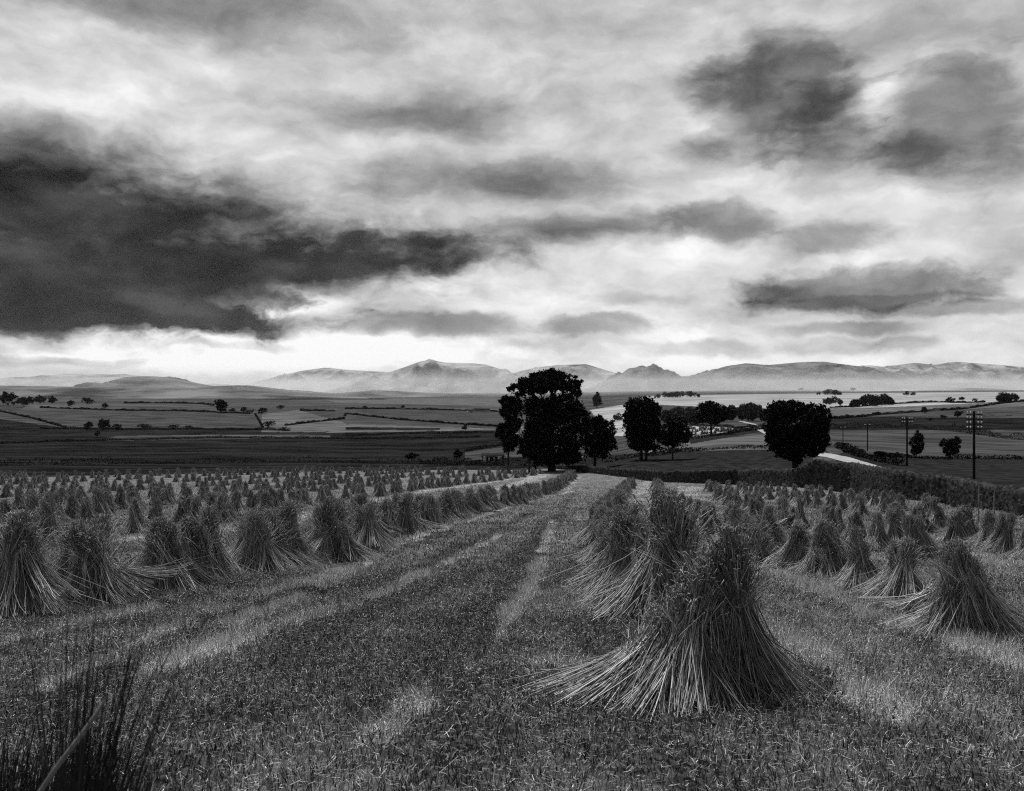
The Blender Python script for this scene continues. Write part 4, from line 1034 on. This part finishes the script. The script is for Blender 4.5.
edge = mth('ADD', mth('MULTIPLY', mth('SUBTRACT', bl1.outputs['Fac'], .5), 1.0), mth('MULTIPLY', mth('SUBTRACT', bl2.outputs['Fac'], .5), 1.4))
for px, py, rx, ry, dl, so in BL:
    a, e = ang(px, py)
    q = vmth('SUBTRACT', p1, (a, e, 0)).outputs[0]; q = vmth('MULTIPLY', q, (F / rx / 1.25, F / ry / 1.25, 0)).outputs[0]
    ln = node('ShaderNodeVectorMath', operation='LENGTH'); L.new(q, ln.inputs[0])
    d_ = mth('MULTIPLY_ADD', edge, .34 + .8 * so, ln.outputs['Value'])
    g = mrange(d_, min(so * 1.5, .75), 1.1, dl, 0, True)
    acc = mth('ADD', acc, g)
# the sky behind the camera and overhead is unseen, dimmed to darken camera-facing sides
aa = mth('ABSOLUTE', az)
back = mth('MAXIMUM', mrange(aa, .75, 1.7, 0, 1, True), mrange(el, .48, .95, 0, 1, True))
acc = mth('SUBTRACT', acc, mth('MULTIPLY', back, .36))
acc = mth('MULTIPLY', acc, mth('MULTIPLY_ADD', mth('SUBTRACT', bl1.outputs['Fac'], .5), .6, 1.0))
acc = mth('MAXIMUM', acc, mrange(mth('MULTIPLY_ADD', bl1.outputs['Fac'], .6, mth('MULTIPLY', n2.outputs['Fac'], .4)), .36, .64, .06, .30)); acc = mth('MINIMUM', acc, 1.0)
lin = mth('POWER', acc, 2.2)
sky = node('ShaderNodeTexSky', sky_type='NISHITA'); sky.sun_disc = False; sky.sun_elevation = SUN_EL; sky.sun_rotation = SUN_AZ
bw = node('ShaderNodeRGBToBW'); L.new(sky.outputs[0], bw.inputs[0])
STR = .1
# cloud radiance over the clear sky, which shows only faintly through the deck
val = mth('ADD', mth('MULTIPLY', lin, .70 / STR), mth('MULTIPLY', bw.outputs[0], .004))
cc = node('ShaderNodeCombineColor')
for k in range(3): L.new(val, cc.inputs[k])
bg = node('ShaderNodeBackground'); L.new(cc.outputs[0], bg.inputs['Color']); bg.inputs['Strength'].default_value = STR
wo = node('ShaderNodeOutputWorld'); L.new(bg.outputs[0], wo.inputs['Surface'])
w.cycles.sampling_method = 'MANUAL'; w.cycles.sample_map_resolution = 1024

sd = bpy.data.lights.new('sun', 'SUN'); sd.energy = 3.0; sd.angle = math.radians(8); sd.color = (1, 1, 1)
so_ = bpy.data.objects.new('sun', sd); COL.objects.link(so_)
sdir = Vector((math.sin(SUN_AZ) * math.cos(SUN_EL), math.cos(SUN_AZ) * math.cos(SUN_EL), math.sin(SUN_EL)))
so_.rotation_euler = sdir.to_track_quat('Z', 'Y').to_euler(); so_.location = (0, 0, 50)

# ------------------------------------------------------------------ camera
cd = bpy.data.cameras.new('camera'); cam = bpy.data.objects.new('camera', cd); COL.objects.link(cam)
cd.sensor_width = 36; cd.sensor_fit = 'HORIZONTAL'; cd.lens = 36 * F / 1024
cd.shift_y = -(395.5 - HY) / 1024
cam.location = (0, 0, ZC); cam.rotation_euler = (math.radians(90), 0, 0)
cd.clip_start = .1; cd.clip_end = 60000
cd.dof.use_dof = True; cd.dof.focus_distance = 13; cd.dof.aperture_fstop = 3.6
SC.camera = cam

SC.view_settings.view_transform = 'Standard'; SC.view_settings.look = 'None'; SC.view_settings.gamma = 1; SC.view_settings.exposure = .5
SC.render.engine = 'CYCLES'
SC.cycles.use_denoising = False; SC.cycles.denoiser = 'OPENIMAGEDENOISE'; SC.cycles.denoising_input_passes = 'RGB_ALBEDO_NORMAL'; SC.cycles.denoising_prefilter = 'NONE'
SC.cycles.max_bounces = 5; SC.cycles.diffuse_bounces = 3; SC.cycles.volume_bounces = 2; SC.cycles.filter_width = 1.1; SC.cycles.sample_clamp_direct = 5; SC.cycles.sample_clamp_indirect = 1.5; SC.cycles.transparent_max_bounces = 4
